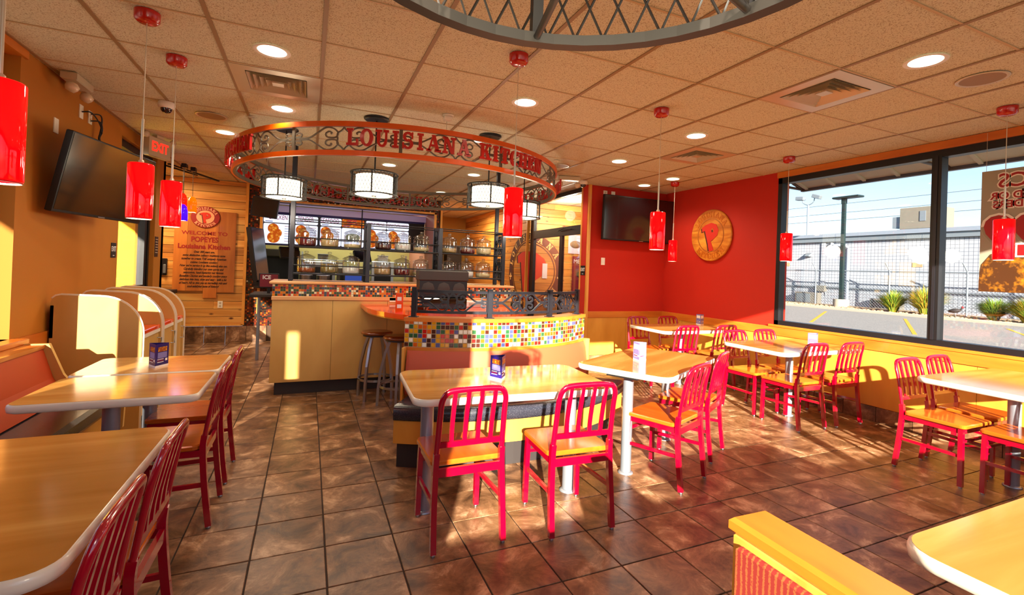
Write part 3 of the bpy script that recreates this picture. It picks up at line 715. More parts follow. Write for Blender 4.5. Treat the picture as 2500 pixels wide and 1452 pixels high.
# lamp posts
lp = thing('lamp_post', 'tall dark square lamp post with flat head on a concrete base', 'street lamp', (29.3, 18.25, -.15))
MB().cyl(0, 0, 0, .55, .42, 20).build('concrete_base', 'concrete', lp)
MB().box(-.09, .09, -.09, .09, .55, 6.55).build('post', 'polegreen', lp)
MB().bbox(-.3, .3, -.95, .55, 6.6, 6.72, .03).build('lamp_head', 'polegreen', lp)
MB().box(-.11, .11, -.11, .11, 6.3, 6.6).build('head_bracket', 'polegreen', lp)
fl = thing('floodlight_pole', 'thin pale pole with two angled floodlights behind the warehouse', 'street lamp', (40, 28.0, -.1))
MB().cyl(0, 0, 0, 8.2, .08, 12).build('pole', 'roofmetal', fl)
MB().tube(catmull([(0, -.55, 8.75), (0, -.45, 8.4), (0, 0, 8.2), (0, .45, 8.4), (0, .55, 8.65)]), .04).build('bracket', 'galv', fl)
for s_ in (-1, 1): MB().bbox(-.2, .2, -.35, .35, -.16, .16, .03, Matrix.Translation((0, s_*.75, 8.85)) @ Matrix.Rotation(-s_*.35 if s_ < 0 else .1, 4, 'X')).build('floodlight', 'galv', fl)
# overhead wires
for k, (z, dz) in enumerate(((11.3, 0), (10.2, 0), (9.3, 0), (14.5, 0))):
    P_ = [Vector((60, 60-u*9, z+.0-.25*math.sin(PI*u/8))) for u in range(9)]
    tag(MB().tube(P_, .03, seg=5).build('power_line', 'galv'), ['third overhead power line from the bottom', 'second lowest overhead power line', 'lowest overhead power line across the sky', 'faint topmost overhead power line'][[0, 1, 2, 3][k]], 'wire', 'power lines over the warehouse')
# chain-link fence with barbed wire arms
fc = thing('chain_link_fence', 'chain link fence with angled post tops in front of the warehouse', 'fence', (31, 0, -.1))
for y in (9.3, 13, 16.6, 21, 25.4):
    MB().cyl(0, y, 0, 2.3, .045, 8).tube([(0, y, 2.28), (-.25, y+.1, 2.75)], .03).build('fence_post', 'galv', fc)
MB().tube([(0, 4, 2.25), (0, 30, 2.25)], .035).build('top_rail', 'galv', fc)
ln = MB()
for k in range(150):
    y = 5+k*.17
    ln.tube([(0, y, .05), (0, y+2.2, 2.25)], .006, seg=3, smooth=False); ln.tube([(0, y+2.2, .05), (0, y, 2.25)], .006, seg=3, smooth=False)
ln.build('chain_link_mesh', 'galv', fc, kind='stuff')
# ornamental grasses
def grass(x, y, h, r, n, lab, mix, seed):
    rr = random.Random(seed); t = thing('ornamental_grass', lab, 'plant', (x, y, -.1), 0, 'ornamental grasses in the planting strip')
    for mat in ('grass', 'grass_y'):
        b = MB()
        for k in range(int(n*(mix if mat == 'grass_y' else 1-mix))):
            a = rr.uniform(0, 2*PI); q = rr.uniform(.1, 1)**.6; hh = h*rr.uniform(.6, 1.05)*(1-.25*q); w_ = rr.uniform(.008, .018)
            bx_, by_ = math.cos(a)*r*.18*q, math.sin(a)*r*.18*q; P_ = []
            for s_ in (0, .4, .75, 1): P_.append(Vector((bx_+math.cos(a)*r*q*s_**2, by_+math.sin(a)*r*q*s_**2, hh*(s_-.18*q*s_**3))))
            sd = Vector((-math.sin(a+.6), math.cos(a+.6), 0))*w_
            vs = [P_[0]-sd, P_[0]+sd, P_[1]-sd, P_[1]+sd, P_[2]-sd*.8, P_[2]+sd*.8, P_[3]]
            b.add(vs, [(0, 1, 3, 2), (2, 3, 5, 4), (4, 5, 6)])
        b.build('grass_blades', mat, t, kind='stuff')
grass(28.6, 15.1, 1.45, .8, 900, 'green ornamental grass clump nearest the lamp post base', .2, 1)
grass(28.7, 13.7, 1.75, 1.0, 1100, 'tall golden tipped grass clump behind the window mullion', .62, 2)
grass(28.6, 11.0, 1.3, .75, 900, 'dark green grass clump below the hanging poster', .05, 3)
grass(28.3, 9.7, 1.45, 1.0, 1100, 'bright green and gold grass clump at the right picture edge', .4, 4)
grass(29.4, 24.4, 1.3, .8, 600, 'small green grass clump beside the left window jamb', .2, 5)
bd = thing('ground_bird', 'small dark bird with reddish head walking on the gravel strip', 'bird', (28.4, 12.35, -.08))
b_ = MB()
b_.lathe([(.01, -.28), (.07, -.2), (.115, -.03), (.1, .1), (.05, .2), (.012, .26)], 12, (0, 0, 0), mat=Matrix.Translation((0, 0, .34)) @ Matrix.Rotation(R(80), 4, 'X'))
b_.tube(catmull([(0, -.16, .38), (0, -.24, .44), (0, -.27, .5)]), .035)
b_.build('body', 'dark', bd)
MB().lathe([(.005, -.05), (.04, -.02), (.045, .02), (.01, .06)], 10, (0, -.29, .52)).lathe([(.014, 0), (.002, .07)], 6, mat=Matrix.Translation((0, -.32, .52)) @ Matrix.Rotation(R(95), 4, 'X')).build('head', 'poster_red', bd)
MB().add([(0, .2, .36), (.05, .55, .40), (-.05, .55, .40), (0, .55, .37)], [(0, 1, 2), (0, 3, 1), (0, 2, 3), (1, 3, 2)]).build('tail', 'dark', bd)
for s_ in (-1, 1): MB().tube([(s_*.04, 0, .28), (s_*.04, s_*.06, .12), (s_*.04, s_*.04-.02, 0), (s_*.04, s_*.04-.09, 0)], .009, seg=5).build('leg', 'galv', bd)
# awnings
def awning(name, x_in, z_in, x_out, z_out, y0, y1, lab, n):
    t = thing(name, lab, 'awning'); s_ = 1 if x_out > x_in else -1
    MB().add([(x_in, y0, z_in), (x_out, y0, z_out), (x_out, y1, z_out), (x_in, y1, z_in), (x_in, y0, z_in+.05), (x_out, y0, z_out+.05), (x_out, y1, z_out+.05), (x_in, y1, z_in+.05)],
             [(0, 1, 2, 3), (7, 6, 5, 4), (0, 4, 5, 1), (1, 5, 6, 2), (2, 6, 7, 3), (3, 7, 4, 0)]).build('deck', 'awning', t)
    for k in range(n):
        y = y0+.1+(y1-y0-.2)*k/(n-1)
        MB().tube([(x_in, y, z_in-.01), (x_out, y, z_out-.01)], .012, .02, rect=True, up=(0, 1, 0)).build('rib', 'awning', t)
    MB().tube([(x_out, y0, z_out), (x_out, y1, z_out)], .03, .03, rect=True).build('edge_beam', 'black', t)
    for y in (y1-.02, y0+.02, y1-1.85):
        MB().tube([(x_in, y, z_out+.02), (x_out, y, z_out)], .02).tube([(x_in, y, z_in), (x_out, y, z_out)], .025).build('strut', 'black', t)
awning('metal_awning', XR+.2, 3.25, 6.9, 2.84, -1, 4.94, 'ribbed metal awning above the right hand window', 15)
awning('metal_awning', XL-.2, 2.95, -2.85, 2.66, .2, 4.6, 'metal awning above the left hand window', 8)
# poster hanging inside the right hand window (seen from its back)
po = thing('window_poster', 'large grey hanging poster seen from behind with reversed red price', 'poster', (XR-.04, 2.20, 1.41))
MB().box(0, .004, -1.0, 0, 0, 1.06).build('poster_sheet', 'poster_grey', po)
b_ = MB()
for cy_, cz_, r_ in ((-.1, .1, .17), (-.28, .2, .2), (-.5, .25, .26), (-.75, .2, .24), (-.42, .1, .2), (-.2, .28, .12), (-.62, .42, .14)):
    b_.lathe([(r_*.98, 0), (r_, .002)], 18, mat=Matrix.Translation((-.003-.0004*len(b_.f) % .003, cy_, cz_)) @ Matrix.Rotation(PI/2, 4, 'Y'))
bb_ = MB(); ol = [(-.0, 0), (-1.0, 0), (-1.0, .30), (-.85, .44), (-.7, .5), (-.56, .52), (-.4, .50), (-.33, .42), (-.2, .36), (-.08, .33), (-.02, .24), (0, .1)]
bb_.add([(-.002, y, z) for y, z in ol]+[(-.0045, y, z) for y, z in ol], [tuple(range(12)), tuple(range(12, 24))[::-1]]).build('chicken_print', 'poster_food', po)
MIR = Matrix(((0, 0, -1, 0), (1, 0, 0, 0), (0, 1, 0, 0), (0, 0, 0, 1)))
def ptext(body, y, z, size, mat, dx, sx=1, off=0, name='lettering'):
    o = text(name, body, size, mat, po, ext=.0008, off=off)
    # readable from outside (+X side), so reversed from the room
    o.matrix_local = Matrix.Translation((dx, y, z)) @ Matrix(((0, 0, 1, 0), (1, 0, 0, 0), (0, 1, 0, 0), (0, 0, 0, 1))) @ Matrix.Diagonal((sx, 1, 1, 1))
for body, y, z, s_ in (('CS', -.21, .955, .17), ('ED OR', -.19, .83, .085), ('DERS', -.18, .755, .085)):
    ptext(body, y, z, s_, 'poster_white', -.004, 1, .012); ptext(body, y, z, s_, 'poster_red', -.006, 1, .002)
ptext('99', -.22, .52, .34, 'poster_white', -.0065, 1.15, .03); ptext('99', -.22, .52, .34, 'poster_red', -.009, 1.15, .012)
MB().box(-.008, -.0065, -.5, -.235, .30, .42).build('price_box', 'poster_white', po); MB().box(-.0095, -.008, -.49, -.25, .315, .405).build('price_box_fill', 'poster_red', po)
for y in (-.03, -.5, -.97): MB().tube([(0, y, 1.06), (0, y, 1.40)], .0015, seg=4).build('hanging_string', 'silver', po)
# ================================================================== INTERIOR THINGS
# ---- service counter with mosaic band ------------------------------------
CX0, CX1, CY = -.35, 2.43, 5.73
ct = thing('service_counter', 'maple fronted counter with a mosaic tile band below its top', 'counter', (0, 0, 0))
MB().box(CX0+.05, CX1, CY+.05, CY+.62, 0, .14).build('kick_base', 'dark', ct)
xs = [CX0, .26, .86, 1.46, 2.06, CX1]
for a, b in zip(xs[:-1], xs[1:]): MB().bbox(a+.0015, b-.0015, CY, CY+.03, .14, 1.03, .002).build('front_panel', 'counterwood', ct)
MB().box(CX0, CX1, CY+.03, CY+.62, .14, 1.20).build('carcass', 'counterwood', ct)
MB().bbox(CX0-.005, CX1+.005, CY-.012, CY+.04, 1.03, 1.075, .006).build('lower_trim', 'paletrim', ct)
MB().bbox(CX0-.03, CX1+.03, CY-.025, CY+.66, 1.205, 1.237, .008).build('counter_top', 'paletrim', ct)
mc = [(206, 84, 16), (34, 66, 44), (50, 66, 96), (176, 26, 16), (226, 212, 176), (56, 22, 16), (214, 120, 20)]
mm = MB(); MB().box(CX0, CX1, CY-.004, CY+.03, 1.075, 1.205).build('tile_bed', 'mgrout', ct)
mosaic(mm, lambda u, v, d: (CX0+u, CY-.004-d, 1.076+v), 107, 5, .0258, mc, .10, .003, 2)
mosaic(mm, lambda u, v, d: (CX0-d, CY+.03+u, 1.076+v), 22, 5, .0258, mc, .10, .003, 3)
mm.build('mosaic_tiles', 'mosaic', ct, kind='stuff')
# ---- jar rack --------------------------------------------------------------
RY, RD = 5.87, .28
rk = thing('jar_rack', 'black steel display rack of two shelves standing on the counter', 'rack', (0, 0, 1.237))
z0 = 1.237
PXs = (-.185, .635, 1.50, 2.355)
for k, x in enumerate(PXs):
    MB().bbox(x-.022, x+.022, RY-.022, RY+.022, 0, (1.935 if k else 2.75)-z0, .003).build('post', 'char', rk)
    MB().bbox(x-.022, x+.022, RY+RD-.022, RY+RD+.022, 0, (1.945 if k in (1, 2) else 2.815)-z0, .003).build('post', 'char', rk)
    MB().box(x-.015, x+.015, RY, RY+RD, 1.91-z0, 1.94-z0).build('side_bar', 'char', rk)
for z in (1.312, 1.618): MB().bbox(PXs[0], PXs[3], RY-.02, RY+RD+.02, z-z0, z+.014-z0, .002).build('shelf', 'black', rk)
for z in (1.415, 1.725, 1.93):
    for y in (RY-.015, RY+RD+.01): MB().tube([(PXs[0], y, z-z0), (PXs[3], y, z-z0)], .006).build('guard_rail', 'black', rk)
def flat_scroll(mb, org, du, dv, W, H, t=.007, dn=None, d=.006):
    dn = Vector(du).cross(Vector(dv)) if dn is None else Vector(dn)
    for L_ in SCR:
        mb.tube([Vector(org)+Vector(du)*u*W+Vector(dv)*(v+1)/2*H for u, v in L_], t, d, rect=True, up=dn)
for x in (PXs[3], PXs[2]):
    b = MB()
    for zz in (1.33, 1.635): flat_scroll(b, (x, RY+.02, zz-z0), (0, 1, 0), (0, 0, 1), RD-.04, .27, .004, None, .004)
    b.build('side_scroll', 'black', rk)
def make_jar():
    t = thing('glass_jar', 'x', 'jar')
    r = .098
    MB().lathe([(.02, .002), (r-.012, .002), (r-.002, .01), (r, .03), (r, .145), (r-.008, .165), (r-.02, .172)], 28, cap0=False, cap1=False).build('jar_body', 'jarglass', t)
    MB().lathe([(r-.02, .170), (r+.004, .174), (r+.002, .181), (r-.02, .196), (.035, .214), (.016, .222), (.014, .228), (.022, .234), (.023, .245), (.014, .252), (.001, .253)], 28, cap0=False, cap1=False).build('lid', 'jarglass', t)
    return t
FILL = {}
def fill_mesh(kind, h):
    k = (kind, h)
    if k not in FILL:
        r = .093
        FILL[k] = MB().lathe([(.001, .006), (r-.01, .006), (r-.001, .014), (r, .03), (r, h), (r*.6, h+.004), (.001, h+.007)], 24, cap0=False, cap1=False).mesh('contents', 'fill_'+kind)
    return FILL[k]
jU = [(-.03, 'redbean', .10), (.213, 'tan', .10), (.465, 'cream', .045), (.82, 'brown', .085), (1.055, 'white', .085), (1.288, 'cream', .05), (1.648, 'tan', .06), (1.895, 'redbean', .055), (2.121, 'cream', .10)]
jL = [(-.03, 'mixed', .055), (.219, 'olive', .105), (.458, 'white', .085), (.82, 'tan', .095), (1.056, 'redbean', .075), (1.289, 'cream', .045), (1.652, 'white', .05), (1.888, 'white', .075), (2.12, 'cream', .055)]
cname = dict(redbean='dark red beans', tan='tan grain', cream='cream coloured grain', brown='dark brown pods', white='white flour', mixed='brown and orange spice', olive='olive brown seeds')
ordn = ['first', 'second', 'third', 'fourth', 'fifth', 'sixth', 'seventh', 'eighth', 'last']
first = None
for row, lst, z in (('upper', jU, 1.634), ('lower', jL, 1.328)):
    for k, (x, c, h) in enumerate(lst):
        lab = 'glass jar of %s, %s from left on the %s rack shelf' % (cname[c], ordn[k], row)
        if first is None: first = make_jar(); j = first; j.location = (x, RY+.12, z); j['label'] = lab; j['group'] = 'glass jars on the display rack'
        else: j = dup(first, (x, RY+.12, z), 0, lab, 'glass jars on the display rack')
        jars = j
        lst[k] = (j, c, h)
for lst in (jU, jL):
    for j, c, h in lst:
        o = bpy.data.objects.new('contents', fill_mesh(c, h)); COL.objects.link(o); o.parent = j
# ---- orange bar ------------------------------------------------------------
bt = thing('orange_bar', 'curved orange laminate bar top reaching out from the maple counter', 'bar')
out = [(.56, CY-.003)]
for k in range(25):
    a = R(180+180*k/24); out.append((1.42+.86*math.cos(a)*(1 if math.cos(a) < 0 else 1.02), 5.30+1.22*math.sin(a)))
out.append((2.30, CY-.003))
MB().prism(out, .955, 1.0).build('bar_top', 'orangetop', bt)
MB().prism([(1.42+(x-1.42)*.985, 5.3+(y-5.3)*.985 if y < CY-.01 else y) for x, y in out], .94, .955).build('underside', 'trimwood', bt)
MB().cyl(1.45, 4.75, 0, .94, .045, 20).build('support_post', 'column', bt)
# black organiser and tray on the bar
og = thing('black_organiser', 'black boxy organiser with three patterned panels standing on the orange bar', 'box', (1.33, 5.05, 1.0))
MB().bbox(-.26, .26, -.06, .10, .12, .40, .01).build('case', 'black', og)
MB().bbox(-.27, .27, -.07, .11, .30, .415, .012).build('top_flap', 'dark', og)
for x in (-.17, 0, .17): MB().lathe([(.005, .006), (.055, .004), (.07, 0)], 8, mat=Matrix.Translation((x, -.062, .22)) @ Matrix.Rotation(PI/2, 4, 'X')).build('panel_motif', 'dark', og)
MB().bbox(-.22, .25, -.10, .12, 0, .12, .01).build('drawer_base', 'blackgloss', og)
sg = thing('round_basket', 'black oval basket beside the organiser on the orange bar', 'basket', (1.02, 4.72, 1.0))
MB().lathe([(.07, .002), (.095, .05), (.10, .055), (.085, .05), (.062, .008)], 20, cap1=False).build('bowl', 'blackgloss', sg)
np_ = thing('napkin_box', 'white napkin holder box on the right of the orange bar', 'box', (1.80, 5.3, 1.0))
MB().bbox(-.14, .14, -.06, .06, 0, .07, .006).build('case', 'white', np_); MB().box(-.1, .1, -.065, -.06, .02, .05).build('slot', 'vent', np_)
cn = thing('flyer_stand', 'upright orange and white flyer on the bar beside the left rail post', 'flyer', (.79, 4.55, 1.0))
MB().box(-.035, .035, 0, .004, 0, .19).build('flyer_card', 'orangetop', cn)
for z in (.05, .12): MB().box(-.02, .02, -.001, 0, z, z+.035).build('print_block', 'cardwhite', cn)
# ---- curved booth ------------------------------------------------------------
bx_, by_, br, ba0, ba1 = circle3((.70, 3.75), (1.40, 3.565), (2.44, 3.93))
bo = thing('curved_booth', 'curved booth with rust vinyl back, mosaic band and black speckled seat', 'booth')
def barc(mb, d0, d1, z0, z1, e=0, n=30, mi=0): return arcwall(mb, bx_, by_, br+d0, br+d1, ba0-e, ba1+e, z0, z1, n, mi)
barc(MB(), -.16, .012, 1.02, 1.05, .004).build('cap', 'trimwood', bo)
barc(MB(), -.14, 0, .1, 1.02).build('core', 'maple', bo)
barc(MB(), -.002, .008, .795, .82, .002).build('lower_trim', 'trimwood', bo)
al = (ba1-ba0)*br; nu = int(al/.0345); mm = MB(); barc(MB(), -.0, .002, .82, 1.02).build('tile_bed', 'mgrout', bo)
bc = [(206, 90, 20), (40, 90, 54), (70, 80, 140), (190, 26, 20), (240, 236, 220), (70, 30, 20), (214, 150, 20)]
mosaic(mm, lambda u, v, d: (bx_+(br+.002+d)*math.cos(ba0+u/br), by_+(br+.002+d)*math.sin(ba0+u/br), .822+v), nu, 6, al/nu, bc, .14, .003, 5)
mm.build('mosaic_tiles', 'mosaic', bo, kind='stuff')
# leaning vinyl back
b = MB(); n = 30; vs = []; prof = [(.01, .795), (.03, .74), (.05, .6), (.055, .5), (.04, .455), (-.01, .455)]
for k in range(n+1):
    a = ba0+.02+(ba1-ba0-.03)*k/n
    for d, z in prof: vs.append((bx_+(br+d)*math.cos(a), by_+(br+d)*math.sin(a), z))
P_ = len(prof); b.add(vs, [(k*P_+j, k*P_+j+1, (k+1)*P_+j+1, (k+1)*P_+j) for k in range(n) for j in range(P_-1)], True)
b.build('back_cushion', 'vinyl', bo)
for a in (ba0+.008, ba1-.006): MB().tube([(bx_+(br+.02)*math.cos(a), by_+(br+.02)*math.sin(a), z) for z in (.40, .82)], .045, .009, rect=True, up=(math.sin(a), -math.cos(a), 0)).build('end_trim', 'trimwood_z', bo)
sx_, sy_, sr, sa0, sa1 = circle3((.577, 3.395), (1.36, 3.165), (2.40, 3.41)); sa1 = math.atan2(3.60-sy_, 2.72-sx_)
def sarc(mb, d0, d1, z0, z1, n=30): return arcwall(mb, sx_, sy_, sr+d0, sr+d1, sa0, sa1, z0, z1, n)
sb = MB(); vs = []; pr = [(-.34, .455), (-.02, .465), (0, .45), (.006, .40), (0, .365), (-.34, .365)]
for k in range(31):
    a = sa0+(sa1-sa0)*k/30
    for d, z in pr: vs.append((sx_+(sr+d)*math.cos(a), sy_+(sr+d)*math.sin(a), z))
sb.add(vs, [(k*6+j, k*6+(j+1) % 6, (k+1)*6+(j+1) % 6, (k+1)*6+j) for k in range(30) for j in range(6)], True)
sb.add(vs[:6], [(0, 1, 2, 3, 4, 5)]); sb.add(vs[-6:], [(5, 4, 3, 2, 1, 0)])
sb.build('seat_cushion', 'seatblack', bo)
sarc(MB(), -.34, -.012, .20, .365).build('seat_fascia', 'maple', bo)
sarc(MB(), -.34, -.10, 0, .20).build('kick_base', 'dark', bo)
# booth rail: posts and scroll panels
rl = thing('booth_rail', 'dark iron scroll railing on top of the curved booth', 'railing')
angs = [ba0+.035, ba0+(ba1-ba0)*.365, ba0+(ba1-ba0)*.70, ba1-.05]
rr_ = br-.05
for a in angs: MB().tube([(bx_+rr_*math.cos(a), by_+rr_*math.sin(a), z) for z in (1.05, 1.285)], .018, .018, rect=True, up=(math.cos(a), math.sin(a), 0)).tube([(bx_+rr_*math.cos(a), by_+rr_*math.sin(a), z) for z in (1.05, 1.056)], .035, .03, rect=True, up=(math.cos(a), math.sin(a), 0)).build('rail_post', 'char', rl)
for a, c in zip(angs[:-1], angs[1:]):
    a += .014; c -= .014; p = MB()
    pt = lambda u, v: Vector((bx_+rr_*math.cos(a+(c-a)*u), by_+rr_*math.sin(a+(c-a)*u), 1.175+v*.078))
    for L_ in SCR: p.tube([pt(u, v) for u, v in L_], .0068, .006, rect=True, up=(math.cos((a+c)/2), math.sin((a+c)/2), 0))
    for v in (-1, 1): p.tube([pt(u/8, v*1.05) for u in range(9)], .005, .011, rect=True)
    for u in (0, 1): p.tube([pt(u, -1.08), pt(u, 1.08)], .006, .006, rect=True)
    p.build('scroll_panel', 'char', rl)
# ---- overhead ring sign -------------------------------------------------------
RC, RR_, RZ0, RZ1 = (1.1, 6.15), 1.905, 2.40, 2.70
ring = thing('ring_sign', 'large orange ring with iron scrolls and red letters hung over the counter', 'sign', (RC[0], RC[1], 0))
for z in (RZ0, RZ1-.045):
    arcwall(MB(), 0, 0, RR_-.006, RR_+.012, 0, 2*PI, z, z+.045, 96).build('orange_band', 'orangerail', ring)
    arcwall(MB(), 0, 0, RR_-.03, RR_-.007, 0, 2*PI, z+.002, z+.043, 96).build('iron_band', 'iron', ring)
for k in range(12):
    a0 = R(-132+30*k); a1 = a0+R(30)
    MB().tube([(RR_*math.cos(a0)*.992, RR_*math.sin(a0)*.992, z) for z in (RZ0+.04, RZ1-.04)], .015, .008, rect=True, up=(math.cos(a0), math.sin(a0), 0)).build('stile', 'iron', ring)
    p = MB(); rq = RR_-.016
    for L_ in SCR: p.tube([Vector((rq*math.cos(a0+(a1-a0)*u), rq*math.sin(a0+(a1-a0)*u), 2.55+v*.105)) for u, v in L_], .0065, .005, rect=True, up=(math.cos(a0), math.sin(a0), 0))
    p.build('scroll_panel', 'iron', ring)
LH = .146
for q in range(4):
    s_ = 'LOUISIANA KITCHEN'; sxl = .90
    ws = [slab(c)[1]*LH*1.14*sxl for c in s_]; rad = RR_+.05; a = R(-85.5+90*q)-sum(ws)/rad/2
    for c, w_ in zip(s_, ws):
        aa = a+w_/2/rad; a += w_/rad
        if c == ' ': continue
        me_, _ = slab_mesh(c, LH, .022, 'redletter'); o = bpy.data.objects.new('letter', me_); COL.objects.link(o); o.parent = ring
        Mx = Matrix(((-math.sin(aa), 0, math.cos(aa), rad*math.cos(aa)), (math.cos(aa), 0, math.sin(aa), rad*math.sin(aa)), (0, 1, 0, 2.548), (0, 0, 0, 1)))
        o.matrix_local = Mx @ Matrix.Diagonal((sxl, 1, 1, 1))
for a in (R(-90), R(30), R(150), R(-150), R(-30), R(90)):
    MB().tube([(RR_*math.cos(a), RR_*math.sin(a), RZ1), (RR_*math.cos(a), RR_*math.sin(a), ZC)], .003, seg=5).lathe([(.035, ZC-.008), (.035, ZC)], 14, (RR_*math.cos(a), RR_*math.sin(a), 0)).build('hanger_cable', 'silver', ring)
# ---- drum lamps ----------------------------------------------------------------
def drum(x, y, zb, lab, power=True, ri=.168):
    t = thing('drum_lamp', lab, 'lamp', (x, y, zb), 0, 'drum lamps with wire mesh cages')
    ro = .212
    MB().lathe([(ri, .0), (ri, .178)], 32, cap0=False, cap1=False).build('drum_shade', 'drum', t)
    MB().lathe([(ri-.003, .004), (ri*.6, -.001), (.001, -.003)], 32, cap0=False, cap1=False).build('bottom_diffuser', 'drum', t)
    MB().lathe([(.022, -.004), (.018, -.012), (.002, -.022)], 12, cap0=False).build('finial', 'bronze', t)
    for z in (-.004, .196): arcwall(MB(), 0, 0, ro-.006, ro+.008, 0, 2*PI, z, z+.011, 40).build('cage_ring', 'bronze', t)
    for k in range(6):
        a = k*PI/3+.3; MB().tube([(ro*math.cos(a), ro*math.sin(a), z) for z in (0, .2)], .004, .006, rect=True).tube([(ro*math.cos(a), ro*math.sin(a), .2), (.02*math.cos(a), .02*math.sin(a), .215)], .004).tube([(ro*math.cos(a), ro*math.sin(a), .002), ((ri-.004)*math.cos(a), (ri-.004)*math.sin(a), .002)], .004).build('cage_bar', 'bronze', t)
    b = MB()
    for k in range(44):
        for s_ in (1, -1):
            P_ = [(ro*math.cos(2*PI*k/44+s_*u*.42), ro*math.sin(2*PI*k/44+s_*u*.42), .006+.19*u) for u in (0, .5, 1)]
            b.tube(P_, .0014, .0014, seg=4, smooth=False)
    b.build('mesh_lattice', 'bronze', t)
    MB().cyl(0, 0, .18, ZC-zb, .007, 8).build('rod', 'black', t)
    MB().lathe([(.10, ZC-zb-.022), (.115, ZC-zb-.012), (.115, ZC-zb)], 24).build('ceiling_canopy', 'black', t)
    L = bpy.data.lights.new('drum_light', 'POINT'); L.energy = DRUM_W; L.color = (1, .86, .62); L.shadow_soft_size = .12
    lo = bpy.data.objects.new('drum_light', L); COL.objects.link(lo); lo.location = (x, y, zb-.12)
    return t
drum(.533, 4.641, 2.10, 'drum lamp under the ring, second from the left')
drum(-.261, 5.494, 2.105, 'leftmost drum lamp under the ring, above the counter end')
drum(1.662, 4.62, 2.105, 'drum lamp under the ring, third from the left')
drum(2.47, 5.52, 2.11, 'rightmost drum lamp under the ring, partly behind a red pendant')
drum(.17, .262, 1.70, 'large near drum lamp cut off by the top picture edge', ri=.125)
# ---- pendants -------------------------------------------------------------------
def pendant(x, y, lab, first=[None]):
    if first[0] is None:
        t = thing('pendant_lamp', lab, 'lamp', (x, y, 0), 0, 'red glass pendant lamps'); first[0] = t
        MB().lathe([(.001, ZC-.062), (.045, ZC-.060), (.060, ZC-.046), (.062, ZC)], 28).build('ceiling_canopy', 'solid_red', t)
        MB().cyl(0, 0, 2.2, ZC-.055, .0026, 6).build('cord', 'silver', t)
        MB().cyl(0, 0, 1.97, 2.22, .0065, 10).lathe([(.013, 1.962), (.013, 1.985), (.008, 1.99)], 14).build('stem', 'silver', t)
        MB().lathe([(.012, 1.968), (.056, 1.968), (.061, 1.962), (.061, 1.668), (.0585, 1.660), (.0555, 1.668), (.0555, 1.958), (.012, 1.962)], 32, cap0=False, cap1=False).build('glass_shade', 'pend', t)
        MB().lathe([(.0605, 1.658), (.0565, 1.658), (.0565, 1.664), (.0605, 1.664)], 32, cap0=False, cap1=False).build('shade_rim', 'cardwhite', t)
        MB().lathe([(.012, 1.88), (.022, 1.85), (.024, 1.80), (.015, 1.77), (.001, 1.765)], 14).build('bulb', 'bulb', t)
    else: t = dup(first[0], (x, y, 0), 0, lab, 'red glass pendant lamps')
    L = bpy.data.lights.new('pendant_light', 'POINT'); L.energy = PEND_W; L.color = (1, .72, .45); L.shadow_soft_size = .03
    lo = bpy.data.objects.new('pendant_light', L); COL.objects.link(lo); lo.location = (x, y, 1.70)
for x, y, lab in ((-.88, 3.304, 'red cylinder pendant at the left, in front of the television'), (-.878, 3.945, 'red cylinder pendant just right of the left television'), (-.88, 1.97, 'red pendant cut off at the left picture edge'),
                  (1.178, 2.791, 'red cylinder pendant over the table with two front chairs'), (2.619, 3.13, 'red pendant hanging in front of the right television'), (4.87, 3.65, 'red pendant at the left jamb of the big window'),
                  (4.808, 1.807, 'red pendant in front of the window poster'), (4.871, 5.469, 'small far red pendant in the red corner')):
    pendant(x, y, lab)
# coloured pendants on tracks at the far left
for k, (y0, y1, x) in enumerate(((8.2, 9.45, -1.75), (8.0, 9.0, -1.98))):
    t = tag(MB().tube([(x-.12, y0, ZC-.05), (x+.3, y1, ZC-.05)], .015, .012, rect=True).build('light_track', 'char'), ['right hand ceiling light track before the plank wall', 'left hand ceiling light track before the plank wall'][k], 'track')
cp = [(-1.96, 8.15, 'pend_o', 2.06, 'yellow orange glass pendant at the plank wall corner'), (-1.70, 8.25, 'pend_r', 2.15, 'small scarlet pendant left of the purple one'), (-1.66, 8.1, 'pend_b', 1.975, 'purple glass pendant before the plank wall sign'), (-1.60, 8.35, 'pend_o', 2.12, 'orange glass pendant right of the purple one')]
for x, y, m_, zb, lab in cp:
    t = thing('coloured_pendant', lab, 'lamp', (x, y, zb), 0, 'coloured pendants at the far left')
    MB().lathe([(.02, .23), (.045, .20), (.058, .14), (.06, 0), (.056, 0), (.05, .14)], 20, cap0=False, cap1=False).build('glass_shade', m_, t)
    MB().cyl(0, 0, .22, ZC-.05-zb, .003, 6).build('cord', 'black', t)
    MB().lathe([(.05, .004), (.001, .004)], 16, cap0=False, cap1=False).build('light_disc', 'bulb', t)
    MB().bbox(-.03, .03, -.05, .05, ZC-.10-zb, ZC-.04-zb).build('track_head', 'char', t)
